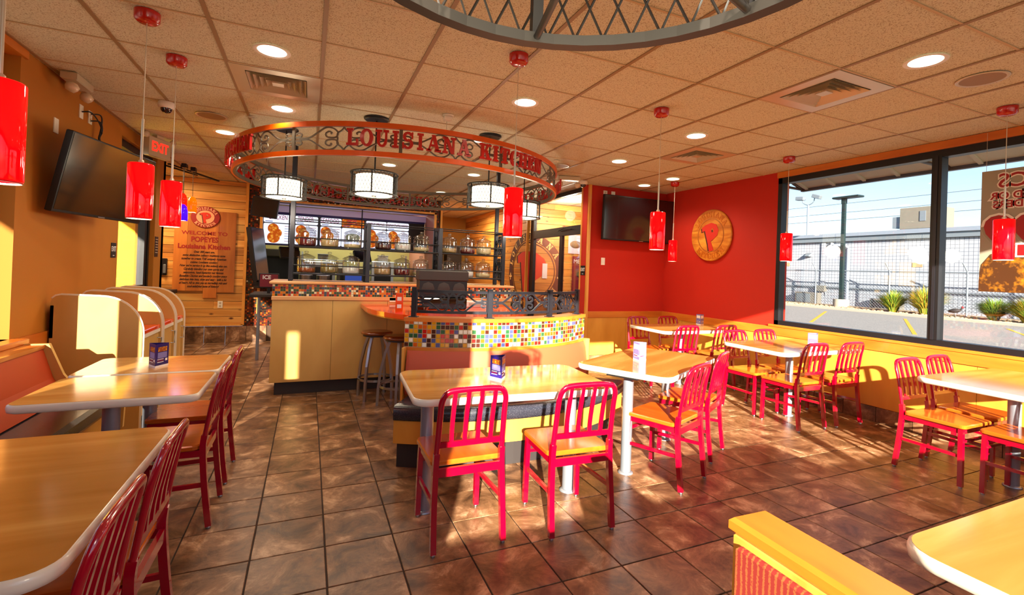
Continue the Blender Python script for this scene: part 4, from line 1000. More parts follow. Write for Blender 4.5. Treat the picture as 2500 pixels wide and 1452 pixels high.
# ---- downlights ------------------------------------------------------------------
dl = [(-.27, 3.51, 'above the left aisle'), (-.27, 4.79, 'beyond the square vent at the left'), (-.88, 6.01, 'left of the ring sign'), (1.57, 3.55, 'beside the front red pendant'), (3.41, 1.665, 'nearest, at the upper right'),
      (3.41, 3.555, 'right of the television pendant'), (3.42, 4.83, 'in front of the red television wall'), (.954, 6.69, 'seen through the ring middle'), (2.166, 6.67, 'seen through the ring right of middle'), (2.17, 8.59, 'far, before the menu soffit'),
      (-.306, 8.47, 'far, over the left queue'), (4.68, 5.3, 'over the red corner pendant'), (4.68, 5.93, 'tight in the red corner'), (1.595, 4.84, 'just inside the ring front'), (-.88, 7.37, 'behind the ring at the left'),
      (3.42, 6.70, 'behind the ring at the right')]
first = None
for x, y, lab in dl:
    lab = 'round recessed ceiling light '+lab
    if first is None:
        first = t = thing('ceiling_light', lab, 'lamp', (x, y, ZC), 0, 'recessed ceiling lights')
        MB().lathe([(.085, -.001), (.108, -.006), (.112, -.002)], 32, cap0=False, cap1=False).build('trim_ring', 'white', t)
        MB().lathe([(.086, -.002), (.001, -.004)], 32, cap0=False, cap1=False).build('lens', 'lamp', t)
    else: dup(first, (x, y, ZC), 0, lab, 'recessed ceiling lights')
    L = bpy.data.lights.new('downlight', 'SPOT'); L.energy = DOWN_W*4; L.spot_size = R(150); L.spot_blend = .6; L.color = (1, .85, .62); L.shadow_soft_size = .09
    lo = bpy.data.objects.new('downlight', L); COL.objects.link(lo); lo.location = (x, y, ZC-.03)
# vestibule lights, then unseen fill lamps for kitchen and plank walls
for k, (x, y, lab) in enumerate(((4.5, 7.9, 'vestibule recessed light near the plank corner'), (4.9, 7.2, 'vestibule recessed light nearer the street door'))):
    dup(first, (x, y, ZC), 0, lab, 'recessed ceiling lights')
    L = bpy.data.lights.new('downlight', 'POINT'); L.energy = 60; L.color = (1, .9, .72); L.shadow_soft_size = .1
    lo = bpy.data.objects.new('downlight', L); COL.objects.link(lo); lo.location = (x, y, ZC-.3)
for x, y, e_, c_ in ((.2, 11.6, 26, (1, .95, .7)), (1.6, 11.6, 26, (1, .95, .7)), (.8, 10.25, 9, (.8, .75, 1)), (3.2, 10.5, 50, (1, .8, .5)), (-2.4, 8.8, 45, (1, .72, .4))):  # unseen fill lamps; the last two added to brighten the plank walls
    L = bpy.data.lights.new('fill_light', 'AREA'); L.energy = e_; L.color = c_; L.size = .5
    lo = bpy.data.objects.new('fill_light', L); COL.objects.link(lo); lo.location = (x, y, ZC-.06)
# ---- ceiling fittings --------------------------------------------------------------
def vent(i, j, lab):
    x, y = gx+(i+.5)*PX, gy+(j+.5)*PY
    t = thing('ceiling_vent', lab, 'vent', (x, y, ZC), 0, 'square ceiling air vents')
    a, b_ = PX/2-.006, .205
    MB().box(-a, a, b_, a, -.003, .01).box(-a, a, -a, -b_, -.003, .01).box(-a, -b_, -b_, b_, -.003, .01).box(b_, a, -b_, b_, -.003, .01).build('face_plate', 'vent', t)
    MB().box(-b_, b_, -b_, b_, .05, .06).build('throat', 'ventdark', t)
    for k, q in enumerate((.20, .16, .12, .08)):
        m_ = MB(); q2 = q-.032; zt, zb = .032, -.008+k*.001
        vs = [(sx*q, sy*q, zb) for sx, sy in ((-1, -1), (1, -1), (1, 1), (-1, 1))]+[(sx*q2, sy*q2, zt) for sx, sy in ((-1, -1), (1, -1), (1, 1), (-1, 1))]
        m_.add(vs, [(0, 1, 5, 4), (1, 2, 6, 5), (2, 3, 7, 6), (3, 0, 4, 7)]); m_.build('louvre', 'vent', t)
    MB().box(-.04, .04, -.04, .04, -.004, .002).build('centre_plate', 'vent', t)
vent(1, 1, 'square louvred ceiling vent at the upper left'); vent(7, -2, 'large pale square ceiling vent at the upper right'); vent(8, 1, 'small far square ceiling vent before the red corner')
for x, y, lab in ((4.016, 1.64, 'round ceiling speaker grille at the upper right'), (-.905, 5.39, 'dark round ceiling speaker at the left'), (2.925, 5.45, 'round ceiling speaker right of the ring sign')):
    t = thing('ceiling_speaker', lab, 'speaker', (x, y, ZC), 0, 'round ceiling speakers')
    MB().lathe([(.115, -.003), (.132, -.005), (.135, -.001)], 28, cap0=False, cap1=False).build('rim', 'vent', t)
    MB().lathe([(.116, -.002), (.001, -.003)], 28, cap0=False, cap1=False).build('grille', 'tee_dark', t)
for x, y, lab in ((-1.205, 5.138, 'white dome security camera on the ceiling at the left'), (3.72, 6.15, 'white dome security camera by the red stub wall')):
    t = thing('dome_camera', lab, 'camera', (x, y, ZC), 0, 'dome security cameras')
    MB().lathe([(.045, -.055), (.062, -.045), (.066, -.02), (.06, -.001)], 24).build('housing', 'white', t)
    MB().lathe([(.001, -.098), (.028, -.09), (.042, -.072), (.045, -.054)], 24, cap0=False).build('dome', 'lens', t)
def emergency(x, y, rz, lab):
    t = thing('emergency_light', lab, 'lamp', (x, y, ZC), rz, 'twin head emergency lights')
    MB().bbox(-.05, .05, -.15, .15, -.06, -.0, .008).build('housing', 'vent', t)
    for s_ in (-1, 1): MB().lathe([(.001, -.075), (.028, -.07), (.042, -.045), (.044, -.02), (.02, 0)], 16, mat=Matrix.Translation((.03, s_*.13, -.08)) @ Matrix.Rotation(R(25), 4, 'Y')).build('lamp_head', 'clearplastic', t)
emergency(-1.70, 4.80, 0, 'emergency light with two clear heads on the left ceiling edge')
emergency(3.38, 5.98, R(75), 'emergency light with two clear heads near the ring right side')
ex = thing('exit_sign', 'red lit exit sign with lamp heads hanging at the left', 'sign', (-1.62, 6.62, ZC), R(66))
MB().bbox(-.16, .16, -.03, .03, -.25, -.03, .006).build('housing', 'vent', ex)
text('lettering', 'EXIT', .15, 'exitred', ex, (0, -.032, -.14), (PI/2, 0, 0), .001, off=.004, sx=.8)
for s_ in (-1, 1): MB().lathe([(.001, -.05), (.03, -.045), (.038, -.02), (.02, 0)], 14, mat=Matrix.Translation((s_*.2, 0, -.02)) @ Matrix.Rotation(R(-70), 4, 'X')).build('lamp_head', 'clearplastic', ex)
MB().box(-.05, .05, -.03, .03, -.03, 0).build('ceiling_mount', 'vent', ex)
sp = thing('ceiling_sensor', 'small white ceiling sensor on a short drop above the ring', 'sensor', (1.10, 4.24-.05, ZC))
MB().lathe([(.045, -.012), (.05, 0)], 18).build('plate', 'white', sp)
MB().bbox(-.04, .03, -.03, .03, -.05, -.012, .008).build('sensor_body', 'white', sp)
# ================================================================== FURNITURE
# chair: rear legs at y=-.21, faces +Y
def make_chair():
    t = thing('dining_chair', 'x', 'chair')
    HT = .835
    hoop = [(-.188, -.225, .012), (-.186, -.200, .22), (-.180, -.185, .42), (-.178, -.190, .50), (-.174, -.222, .70), (-.172, -.240, .775), (-.152, -.252, .818), (-.11, -.256, .832), (0, -.258, .836)]
    hoop = hoop+[(-x, y, z) for x, y, z in hoop[-2::-1]]
    pts = catmull(hoop[3:-3], 4)
    MB().tube(pts, .016, .0115, seg=10, up=(0, 1, 0)).build('back_hoop', 'crimson', t)
    for s_ in (-1, 1):
        MB().tube([(s_*abs(x), y, z) for x, y, z in catmull(hoop[:4], 4)], .0145, .0145, rect=True, up=(0, 1, 0)).build('rear_leg', 'crimson', t)
        MB().tube(catmull([(s_*.178, .19, .012), (s_*.176, .188, .24), (s_*.172, .185, .42)], 4), .0145, .0145, rect=True, up=(0, 1, 0)).build('front_leg', 'crimson', t)
        MB().tube([(s_*.184, -.198, .235), (s_*.176, .186, .225)], .008, .011, rect=True).build('side_stretcher', 'crimson', t)
        MB().tube([(s_*.179, -.186, .405), (s_*.173, .185, .405)], .008, .018, rect=True).build('side_apron', 'crimson', t)
        MB().lathe([(.012, 0), (.014, .012), (.008, .016)], 10, (s_*.188, -.225, 0)).build('glide', 'steel', t)
        MB().lathe([(.012, 0), (.014, .012), (.008, .016)], 10, (s_*.178, .19, 0)).build('glide', 'steel', t)
    MB().tube([(-.179, -.188, .40), (.179, -.188, .40)], .009, .022, rect=True).build('rear_apron', 'crimson', t)
    MB().tube([(-.173, .186, .405), (.173, .186, .405)], .009, .018, rect=True).build('front_apron', 'crimson', t)
    MB().tube([(-.172, .186, .33), (.172, .186, .33)], .008, .009, rect=True).build('front_stretcher', 'crimson', t)
    MB().tube([(-.173, -.198, .545), (.173, -.198, .545)], .008, .014, rect=True).build('back_rail', 'crimson', t)
    for k in range(4):
        x = (-.108+.072*k)
        MB().tube(catmull([(x*.98, -.200, .548), (x, -.208, .63), (x, -.236, .76), (x, -.252, .825)], 4), .011, .006, rect=True, up=(0, 1, 0)).build('slat', 'crimson', t)
    out = rrect(-.198, .198, -.17, .215, .03, 4); n = len(out)
    b = MB(); lv = [(.97, .424), (1, .43), (1, .446), (.975, .453)]
    vs = [(x*s_, .02+(y-.02)*s_, z) for s_, z in lv for x, y in out]
    b.add(vs, [tuple(range(n))[::-1], tuple(range(3*n, 4*n))]+[(k*n+i, k*n+(i+1) % n, (k+1)*n+(i+1) % n, (k+1)*n+i) for k in range(3) for i in range(n)])
    b.build('seat', 'seatwood', t)
    return t
CH0 = [None]
def chair(x, y, deg, lab, grp):
    """x,y = centre of the footprint, deg = heading of the front, 0 = +Y, clockwise negative"""
    if CH0[0] is None:
        CH0[0] = t = make_chair(); t.location = (x, y, 0); t.rotation_euler = (0, 0, R(deg)); t['label'] = lab; t['group'] = grp
    else: t = dup(CH0[0], (x, y, 0), R(deg), lab, grp)
    return t
chair(.805, 2.562, 0, 'red slat back chair in front, left one at the booth table', 'red chairs at the booth table')
chair(1.447, 2.478, -3, 'red slat back chair in front, right one at the booth table', 'red chairs at the booth table')
chair(2.405, 2.722, 22, 'sunlit red chair with its back to the right, nearer one at the angled table', 'red chairs at the angled table')
chair(2.965, 3.055, 30, 'sunlit red chair half hidden behind its neighbour at the angled table', 'red chairs at the angled table')
chair(4.535, 3.765, 180, 'dark red chair on the far side of the middle window table, left', 'red chairs at the middle window table')
chair(5.02, 3.765, 180, 'dark red chair on the far side of the middle window table, by the wall', 'red chairs at the middle window table')
chair(4.515, 3.275, 0, 'dark red chair on the near side of the middle window table, left', 'red chairs at the middle window table')
chair(5.045, 3.255, 0, 'bright sunlit chair at the middle window table nearest the wall', 'red chairs at the middle window table')
chair(4.505, 2.01, 180, 'sunlit red chair far side of the right edge table, away from wall', 'red chairs at the right edge table')
chair(4.995, 2.03, 180, 'shaded red chair far side of the right edge table, by the wall', 'red chairs at the right edge table')
chair(4.54, 1.52, 0, 'chair cut by the right picture edge, near side of the right table', 'red chairs at the right edge table')
chair(4.34, 5.30, 180, 'far chair in the red corner, left one against the back wainscot', 'red chairs at the corner table')
chair(4.88, 5.29, 180, 'far chair in the red corner, right one against the back wainscot', 'red chairs at the corner table')
chair(4.27, 4.72, 0, 'near side chair of the red corner table, left one', 'red chairs at the corner table')
chair(4.89, 4.70, 0, 'near side chair of the red corner table, right one', 'red chairs at the corner table')
chair(-.67, 3.755, 90, 'farthest red chair of the left row seen edge on', 'red chairs along the left tables')
chair(-.67, 3.20, 90, 'second farthest red chair of the left row', 'red chairs along the left tables')
chair(-.66, 2.02, 90, 'second nearest red chair of the left row', 'red chairs along the left tables')
chair(-.66, 1.50, 90, 'nearest red chair at the lower left corner', 'red chairs along the left tables')
# tables
def table(x, y, L, W, deg, lab, cols, rnd_=.08, H=.76, grp='wood topped dining tables'):
    t = thing('dining_table', lab, 'table', (x, y, 0), R(deg), grp)
    out = rrect(-L/2, L/2, -W/2, W/2, rnd_, 7); n = len(out)
    def ring(k): return [(p[0]*(1-k/(L/2)), p[1]*(1-k/(W/2))) for p in out]
    b = MB(); b.prism(ring(.008), H-.003, H); b.build('tabletop', 'tabletop', t)
    b = MB(); lv = [(.012, H-.042), (.002, H-.036), (0, H-.022), (0, H-.014), (.002, H-.005), (.008, H-.001)]
    vs = [(x_, y_, z) for k, z in lv for x_, y_ in ring(k)]
    b.add(vs, [(k*n+i, k*n+(i+1) % n, (k+1)*n+(i+1) % n, (k+1)*n+i) for k in range(len(lv)-1) for i in range(n)], True); b.add(vs[:n], [tuple(range(n))[::-1]])
    b.build('edge_band', 'edge', t)
    for cx_, cy_ in cols:
        MB().cyl(cx_, cy_, .012, H-.04, .038, 24).build('column', 'column', t)
        MB().lathe([(.055, 0), (.055, .006), (.042, .014)], 24, (cx_, cy_, 0)).build('floor_flange', 'column', t)
        MB().box(cx_-.12, cx_+.12, cy_-.12, cy_+.12, H-.05, H-.042).build('mounting_plate', 'black', t)
    return t
table(1.15, 2.775, 1.22, .74, -3.4, 'dining table before the curved booth, two chairs at its near side', [(-.475, 0), (.475, 0)])
table(2.56, 3.09, 1.16, .74, 29, 'angled dining table right of the booth with a white menu card', [(-.46, -.02), (.44, .02)])
table(4.70, 3.43, 1.20, .76, 0, 'middle table under the big window with four chairs', [(.05, .05)])
table(4.80, 1.70, 1.20, .74, 0, 'sunlit table cut by the right picture edge', [(-.04, 0)])
table(4.63, 4.98, 1.20, .76, 0, 'table in the red corner below the carved disc', [(0, 0)])
table(2.13, .36, 1.34, .80, 0, 'near table cut by the lower right corner', [(0, 0)], .10)
table(-.86, 3.145, .74, .575, 0, 'left row table nearer than the one holding the menu card', [(-.06, 0)], .05)
table(-.86, 3.745, .74, .56, 0, 'farthest table of the left row holding a blue menu card', [(-.04, 0)], .05)
table(-.90, 1.85, .84, 1.03, 0, 'nearest table of the left row filling the lower left', [(-.05, -.3), (-.05, .3)], .08)
# bar stools
def stool(x, y, deg, lab):
    t = thing('bar_stool', lab, 'stool', (x, y, 0), R(deg), 'bar stools under the orange bar')
    MB().lathe([(.001, .688), (.15, .688), (.168, .698), (.17, .712), (.155, .722), (.001, .716)], 32, cap0=False, cap1=False).build('seat', 'stoolwood', t)
    MB().lathe([(.145, .672), (.145, .689)], 28).build('swivel_plate', 'dark', t)
    for k in range(4):
        a = PI/4+k*PI/2; c, s_ = math.cos(a), math.sin(a)
        MB().tube([(r*c, r*s_, z) for r, z in ((.095, .672), (.14, .55), (.182, .36), (.20, .18), (.205, .0))], .013, .013, rect=True, up=(-s_, c, 0)).build('leg', 'steel', t)
    arcwall(MB(), 0, 0, .178, .190, 0, 2*PI, .20, .222, 36).build('foot_ring', 'steel', t)
stool(.71, 5.41, 8, 'bar stool nearer the maple counter front'); stool(.89, 5.01, 30, 'bar stool partly hidden by the curved booth')
# menu cards
def tent(x, y, deg, lab, pale):
    t = thing('menu_tent', lab, 'menu card', (x, y, .76), R(deg), 'three sided table menu cards')
    h = .145; r = .058; pts = [Vector((r*math.cos(R(90+120*k)), r*math.sin(R(90+120*k)), 0)) for k in range(3)]
    for k in range(3):
        a, b_ = pts[k], pts[(k+1) % 3]; d = (b_-a).normalized(); n = Vector((d.y, -d.x, 0))
        Mx = Matrix(((d.x, 0, n.x, (a.x+b_.x)/2), (d.y, 0, n.y, (a.y+b_.y)/2), (0, 1, 0, h/2), (0, 0, 0, 1))); Wd = (b_-a).length
        f = MB().box(-Wd/2, Wd/2, -h/2, h/2, -.001, .0, Mx).build('card_face', 'cardblue' if pale else 'navy', t)
        g = lambda x0, x1, y0, y1, m_, nm: MB().box(x0*Wd, x1*Wd, y0*h, y1*h, .0, .0008, Mx).build(nm, m_, f)
        g(-.5, .5, -.5, -.42, 'cardwhite', 'white_strip')
        g(-.32, .36, .16, .36, 'cardyellow', 'food_picture') if not pale else g(-.4, .4, .1, .4, 'cardwhite', 'pale_picture')
        g(-.34, .36, -.12, .13, 'cardblue', 'small_print')
        for q in range(3): g(-.36, .12, -.18-.06*q, -.155-.06*q, 'cardwhite' if q != 1 else 'poster_red', 'print_line')
        g(.24, .4, -.26, -.16, 'cardwhite', 'white_square')
    return t
tent(1.12, 2.79, 55, 'navy menu card on the table before the booth', 0)
tent(-.85, 3.66, 62, 'navy menu card on the far left table', 0)
tent(2.45, 3.09, 20, 'pale sunlit menu card on the angled table', 1)
tent(5.18, 5.2, 20, 'small pale menu card on the corner table', 1)
tent(4.82, 3.24+.02, 35, 'pale menu card on the middle window table', 1)
# ---- left bench ---------------------------------------------------------------
lb = thing('wall_bench', 'long bench along the left wall with rust red back and black seat', 'bench')
def bprof(mb, P_, y0, y1, smooth=False):
    n = len(P_); vs = [(x, y0, z) for x, z in P_]+[(x, y1, z) for x, z in P_]
    return mb.add(vs, [tuple(range(n)), tuple(range(n, 2*n))[::-1]]+[(i, n+i, n+(i+1) % n, (i+1) % n) for i in range(n)], smooth)
b0, b1 = .2, 4.26
bprof(MB(), [(XL+.03, .40), (-1.50, .46), (-1.57, .60), (-1.63, .80), (XL+.03, .80)], b0, b1).build('back_cushion', 'vinyl_side', lb)
bprof(MB(), [(XL+.03, .80), (-1.62, .80), (-1.62, .825), (XL+.03, .825)], b0, b1+.02).build('back_cap', 'trimwood_y', lb)
bprof(MB(), [(-1.56, .37), (-1.22, .37), (-1.20, .40), (-1.21, .45), (-1.24, .465), (-1.56, .45)], b0, b1-.02).build('seat_cushion', 'seatblack', lb)
bprof(MB(), [(-1.60, .24), (-1.24, .24), (-1.24, .37), (-1.60, .37)], b0, b1).build('seat_fascia', 'maple', lb)
bprof(MB(), [(XL+.03, 0), (-1.34, 0), (-1.34, .24), (XL+.03, .24)], b0, b1).build('kick_base', 'dark', lb)
bprof(MB(), [(XL+.02, .10), (-1.30, .10), (-1.18, .22), (-1.17, .50), (-1.22, .53), (-1.46, .53), (-1.52, .62), (-1.60, .83), (XL+.02, .83)], b1, b1+.03).build('end_panel', 'counterwood', lb)
# ---- tray cabinets against the left wall ----------------------------------------
def cab(y0, y1, lab, grp='tray and waste cabinets'):
    t = thing('tray_cabinet', lab, 'cabinet', (0, 0, 0), 0, grp)
    out = [(XL+.03, .02), (-1.215, .02), (-1.215, .82)]
    for k in range(11): a = R(9*k); out.append((-1.215-.28+.28*math.cos(a), .82+.30*math.sin(a)))
    out += [(XL+.09, 1.13)]+[(XL+.09-.06*math.sin(R(30*k)), 1.13-.06*(1-math.cos(R(30*k)))) for k in range(1, 4)]
    def side(y, nm):
        bprof(MB(), out, y, y+.022).build(nm, 'counterwood', t)
        P_ = [Vector((x, y+.011, z)) for x, z in out[1:-1]]
        MB().tube(P_, .0125, .003, rect=True, up=(0, 1, 0)).build('edge_strip', 'edge', t)
    side(y0, 'side_panel'); side(y1-.022, 'side_panel')
    MB().box(XL+.04, -1.25, y0+.022, y1-.022, .1, .80).build('body', 'counterwood', t)
    MB().box(XL+.04, -1.30, y0+.022, y1-.022, 0, .1).build('kick_base', 'dark', t)
    MB().bbox(XL+.03, -1.225, y0+.022, y1-.022, .80, .835, .006).build('orange_top', 'orangetop', t)
    MB().box(-1.252, -1.222, y0+.024, y1-.024, .772, .80).build('top_edge', 'edge', t)
    d = MB().bbox(-1.25, -1.232, y0+.03, y1-.03, .12, .765, .004).build('door', 'counterwood', t)
    MB().tube([(-1.232, y1-.07, .60), (-1.20, y1-.07, .60), (-1.20, y1-.07, .72), (-1.232, y1-.07, .72)], .005).build('handle', 'steel', d)
    bk = MB().box(XL+.03, XL+.05, y0, y1, .8, 1.05).build('back_panel', 'counterwood', t)
cab(4.76, 5.33, 'nearest arched side tray cabinet against the left wall'); cab(5.35, 5.80, 'middle arched side tray cabinet'); cab(5.82, 6.18, 'farthest arched side tray cabinet beside the side door')
# ---- televisions -----------------------------------------------------------------
def tv(name, lab, loc, rz, Wd, Ht, tilt, cat='television'):
    t = thing(name, lab, cat, loc, rz)
    Mx = Matrix.Rotation(tilt, 4, 'X')
    MB().bbox(-Wd/2, Wd/2, -.0, .045, -Ht/2, Ht/2, .006, Mx).build('casing', 'black', t)
    MB().box(-Wd/2+.014, Wd/2-.014, -.002, .0, -Ht/2+.022, Ht/2-.014, Mx).build('screen', 'screen', t)
    MB().box(-.04, .04, -.003, 0, -Ht/2+.004, -Ht/2+.014, Mx).build('badge', 'steel', t)
    MB().box(-.12, .12, .045, .17, -.1, .1).build('wall_bracket', 'dark', t)
    return t
tv('wall_television', 'black wall television on the red wall', (4.85, YB-.18, 2.32), 0, 1.47, .70, R(2))
t = tv('wall_television', 'black tilted television high on the left gold wall', (-1.54, 5.03, 2.05), R(77), 1.07, .61, R(11.5))
# cords above the left television, plates
def plate(name, lab, cat, loc, rz, w=.07, h=.115, kind='blank'):
    t = thing(name, lab, cat, loc, rz)
    MB().bbox(-w/2, w/2, -.006, 0, -h/2, h/2, .002).build('cover_plate', 'flat_outlet', t)
    if kind == 'outlet':
        for s_ in (-1, 1): MB().box(-.016, .016, -.008, -.006, s_*.026-.014, s_*.026+.014).build('socket', 'vent', t)
    if kind == 'switch': MB().box(-.012, .012, -.010, -.006, -.03, .03).build('rocker', 'white', t)
    return t
plate('blank_plate', 'white blank plate on the gold wall before the left television', 'wall plate', (XL+.001, 4.80, 2.43), PI/2)
plate('cable_plate', 'white cable plate above the left television, nearer one', 'wall plate', (XL+.001, 5.22, 2.66), PI/2)
plate('power_outlet', 'white double outlet above the left television with black plugs', 'outlet', (XL+.001, 5.40, 2.66), PI/2, kind='outlet')
plate('power_outlet', 'white double outlet above the red wall television', 'outlet', (4.25, YB-.001, 2.70), 0, kind='outlet')
plate('cable_plate', 'white cable plate above the red wall television', 'wall plate', (4.40, YB-.001, 2.70), 0)
plate('light_switch', 'white switch on the red wall below the television', 'switch', (4.25, YB-.001, 1.635), 0, kind='switch')
plate('power_outlet', 'white outlet low on the far plank wall', 'outlet', (-1.39, YP-.017, .66), 0, .075, .12, 'outlet')
plate('power_outlet', 'white outlet on the counter front beside the orange bar', 'outlet', (.94, CY-.006, .985+.06), 0, .12, .05)
b = MB()
for k, (y0, z0_) in enumerate(((5.22, 2.66), (5.40, 2.69), (5.40, 2.63))):
    b.tube(catmull([(XL+.01, y0, z0_), (XL+.06, y0+.05, z0_+.01), (XL+.06, 5.47+.015*k, z0_-.06), (XL+.05, 5.46+.01*k, 2.50), (XL+.07, 5.44+.02*k, 2.42), (XL+.09, 5.45+.03*k, 2.33)], 5), .006, seg=6)
tag(b.build('television_cords', 'black'), 'black cords hanging from the outlet to the left television', 'cord')
# EXIT plates
def exitp(lab, loc, rz, body='EXIT', name='exit_plate', w=.13, h=.15):
    t = thing(name, lab, 'sign', loc, rz)
    MB().box(-w/2, w/2, -.004, 0, -h/2, h/2).build('plate', 'black', t)
    text('lettering', body, .072, 'cardwhite', t, (0, -.0045, .012), (PI/2, 0, 0), .0006, off=.001, sx=.82)
    for q in range(5): MB().box(-.02+.009*q, -.016+.009*q, -.006, -.004, -h/2+.018, -h/2+.026).build('braille_dot', 'cardwhite', t)
exitp('small black EXIT plate on the gold wall below the left television', (XL+.001, 6.08, 1.50), PI/2)
exitp('small black EXIT plate on the red wall end by the storefront', (3.939, 6.43, 1.48), -PI/2)
t = thing('notice_plate', 'small grey notice plate on the gold pillar by the side door', 'sign', (XL+.001, 7.55, 1.58), PI/2)
MB().box(-.07, .07, -.004, 0, -.13, .13).build('plate', 'char', t)
for q in range(6): MB().box(-.05, .05, -.0055, -.004, .09-.034*q, .1-.034*q).build('text_line', 'vent', t)
# ---- carved disc on the plaque wall ---------------------------------------------
cdv = thing('carved_disc', 'round carved wooden disc with a red letter P on the red wall', 'wall decoration', (XR-.001, 5.315, 2.07))
FR = Matrix(((0, 0, -1, 0), (-1, 0, 0, 0), (0, 1, 0, 0), (0, 0, 0, 1)))
MB().lathe([(.375, 0), (.385, .01), (.385, .03), (.375, .036)], 56, mat=FR).build('disc', 'disc', cdv)
arcwall(MB(), 0, 0, .245, .26, 0, 2*PI, .036, .042, 44)
b = MB(); arcwall(b, 0, 0, .238, .252, 0, 2*PI, .034, .040, 48); b.v = [tuple(FR @ Vector(v)) for v in b.v]; b.build('carved_groove', 'board', cdv)
arc_text('LOUISIANA', cdv, FR @ Matrix.Translation((0, 0, .036)), .312, PI/2, .085, .005, 'trimwood'); arc_text('KITCHEN', cdv, FR @ Matrix.Translation((0, 0, .036)), .312, -PI/2, .085, .005, 'trimwood', True)
def logoP(parent, frame, s, z, red, darkm, inner, hole=True):
    """tilted P emblem with drop shadow, s = half size"""
    def P_shape(dx, dy, k=1):
        pts = [(-.62, .55), (-.3, .68), (.15, .72), (.5, .55), (.62, .2), (.5, -.1), (.2, -.28), (-.02, -.36), (.1, -.78), (.12, -.92), (-.22, -.96), (-.26, -.5), (-.36, .1), (-.40, .34), (-.60, .30)]
        return [((x*k+dx)*s, (y*k+dy)*s) for x, y in pts]
    b = MB(); b.prism(P_shape(-.07, -.05), z, z+.002); b.v = [tuple(frame @ Vector(v)) for v in b.v]; b.build('emblem_shadow', darkm, parent)
    b = MB(); b.prism(P_shape(.02, 0), z+.002, z+.005); b.v = [tuple(frame @ Vector(v)) for v in b.v]; b.build('emblem_letter', red, parent)
    b = MB(); b.prism([((.2+.09*math.cos(t_*PI/8))*s, (.26+.12*math.sin(t_*PI/8))*s) for t_ in range(16)], z+.005, z+.007); b.v = [tuple(frame @ Vector(v)) for v in b.v]; b.build('emblem_counter', inner, parent)
    b = MB(); b.prism([((.18+.05*math.cos(t_*PI/8))*s, (.22+.08*math.sin(t_*PI/8))*s) for t_ in range(16)], z+.007, z+.009); b.v = [tuple(frame @ Vector(v)) for v in b.v]; b.build('emblem_dot', darkm, parent)
logoP(cdv, FR @ Matrix.Rotation(R(8), 4, 'Z'), .25, .036, 'redpaint', 'brownpaint', 'disc')
# ---- big painted logo wrapped round the plank corner ------------------------------
def ring_poly(mb, r0, r1, t0, t1, fn, n=60):
    for k in range(n):
        a, c = t0+(t1-t0)*k/n, t0+(t1-t0)*(k+1)/n
        q = [fn(r*math.cos(x), r*math.sin(x)) for r, x in ((r0, a), (r1, a), (r1, c), (r0, c))]
        if any(v is None for v in q): continue
        mb.add(q, [(0, 1, 2, 3)])
LGR, LZ = .80, 1.43
wp = thing('painted_logo', 'large brown and red round emblem painted across the plank wall corner', 'wall decoration')
def wrap(u, v, d=0):   # u<0 on the left plank wall, u>0 on the wall behind the glass
    return Vector((3.938-d, 8.55-u*1.1, LZ+v*.96)) if u < 0 else Vector((3.93+u*1.08, 8.583-d, LZ+v*.96))
b = MB()
for s_ in (-1, 1):
    a0, a1 = (PI/2, 3*PI/2) if s_ < 0 else (-PI/2, PI/2)
    ring_poly(b, LGR*.80, LGR, a0+.03, a1-.03, lambda u, v: wrap(u, v, .002), 40); ring_poly(b, LGR*.74, LGR*.77, a0+.03, a1-.03, lambda u, v: wrap(u, v, .002), 40)
b.build('emblem_ring', 'brownpaint', wp)
PP = [(-.62, .55), (-.3, .68), (.0, .72)]; 
for nm, dx, dd, m_ in (('emblem_shadow', -.07, .003, 'brownpaint'), ('emblem_letter', .0, .005, 'redpaint')):
    L1 = [(-.62, .5), (-.35, .62), (-.0, .66), (0, -.95), (-.14, -.96), (-.22, -.5), (-.34, .05), (-.38, .3), (-.58, .26)]
    L2 = [(.0, .66), (.32, .62), (.60, .42), (.69, .15), (.56, -.12), (.3, -.3), (.0, -.38)]
    L3 = [(0, -.38), (.12, -.34), (.22, -.7), (.26, -.88), (.12, -.95), (0, -.95)]
    for L_, sg in ((L1, -1), (L2, 1), (L3, 1)):
        b = MB(); vs = [wrap((x*.80+(dx if sg < 0 else 0))*LGR if x != 0 else -.0001*(-sg < 0 or 1)*(1 if sg < 0 else -1), y*.80*LGR, dd) for x, y in L_]
        b.add(vs, [tuple(range(len(vs)))]); b.build(nm, m_, wp)
for s_, chs, t0, t1 in ((-1, 'LOUIS', 165, 102), (1, 'IANA', 84, 30), (-1, 'KIT', 215, 255), (1, 'CHEN', 280, 325)):
    for k, c in enumerate(chs):
        ta = R(t0+(t1-t0)*k/(len(chs)-1)); rr2 = LGR*.895
        me_, _ = slab_mesh(c, .125, .001, 'creampaint'); o = bpy.data.objects.new('letter', me_); COL.objects.link(o); o.parent = wp
        up_ = ta-PI/2 if t0 < 200 and math.sin(ta) > 0 else ta+PI/2
        F2 = Matrix(((0, 0, -1, 3.934), (-1, 0, 0, 8.55), (0, 1, 0, LZ), (0, 0, 0, 1))) if s_ < 0 else Matrix(((1, 0, 0, 3.93), (0, 0, -1, 8.579), (0, 1, 0, LZ), (0, 0, 0, 1)))
        o.matrix_local = F2 @ Matrix.Translation((rr2*1.09*math.cos(ta), rr2*.96*math.sin(ta), 0)) @ Matrix.Rotation(up_, 4, 'Z')
FLEUR = [(0, .09), (.022, .045), (.012, .0), (.05, .03), (.055, -.01), (.03, -.02), (.012, -.02), (.012, -.035), (.02, -.075), (-.02, -.075), (-.012, -.035), (-.012, -.02), (-.03, -.02), (-.055, -.01), (-.05, .03), (-.012, .0), (-.022, .045)]
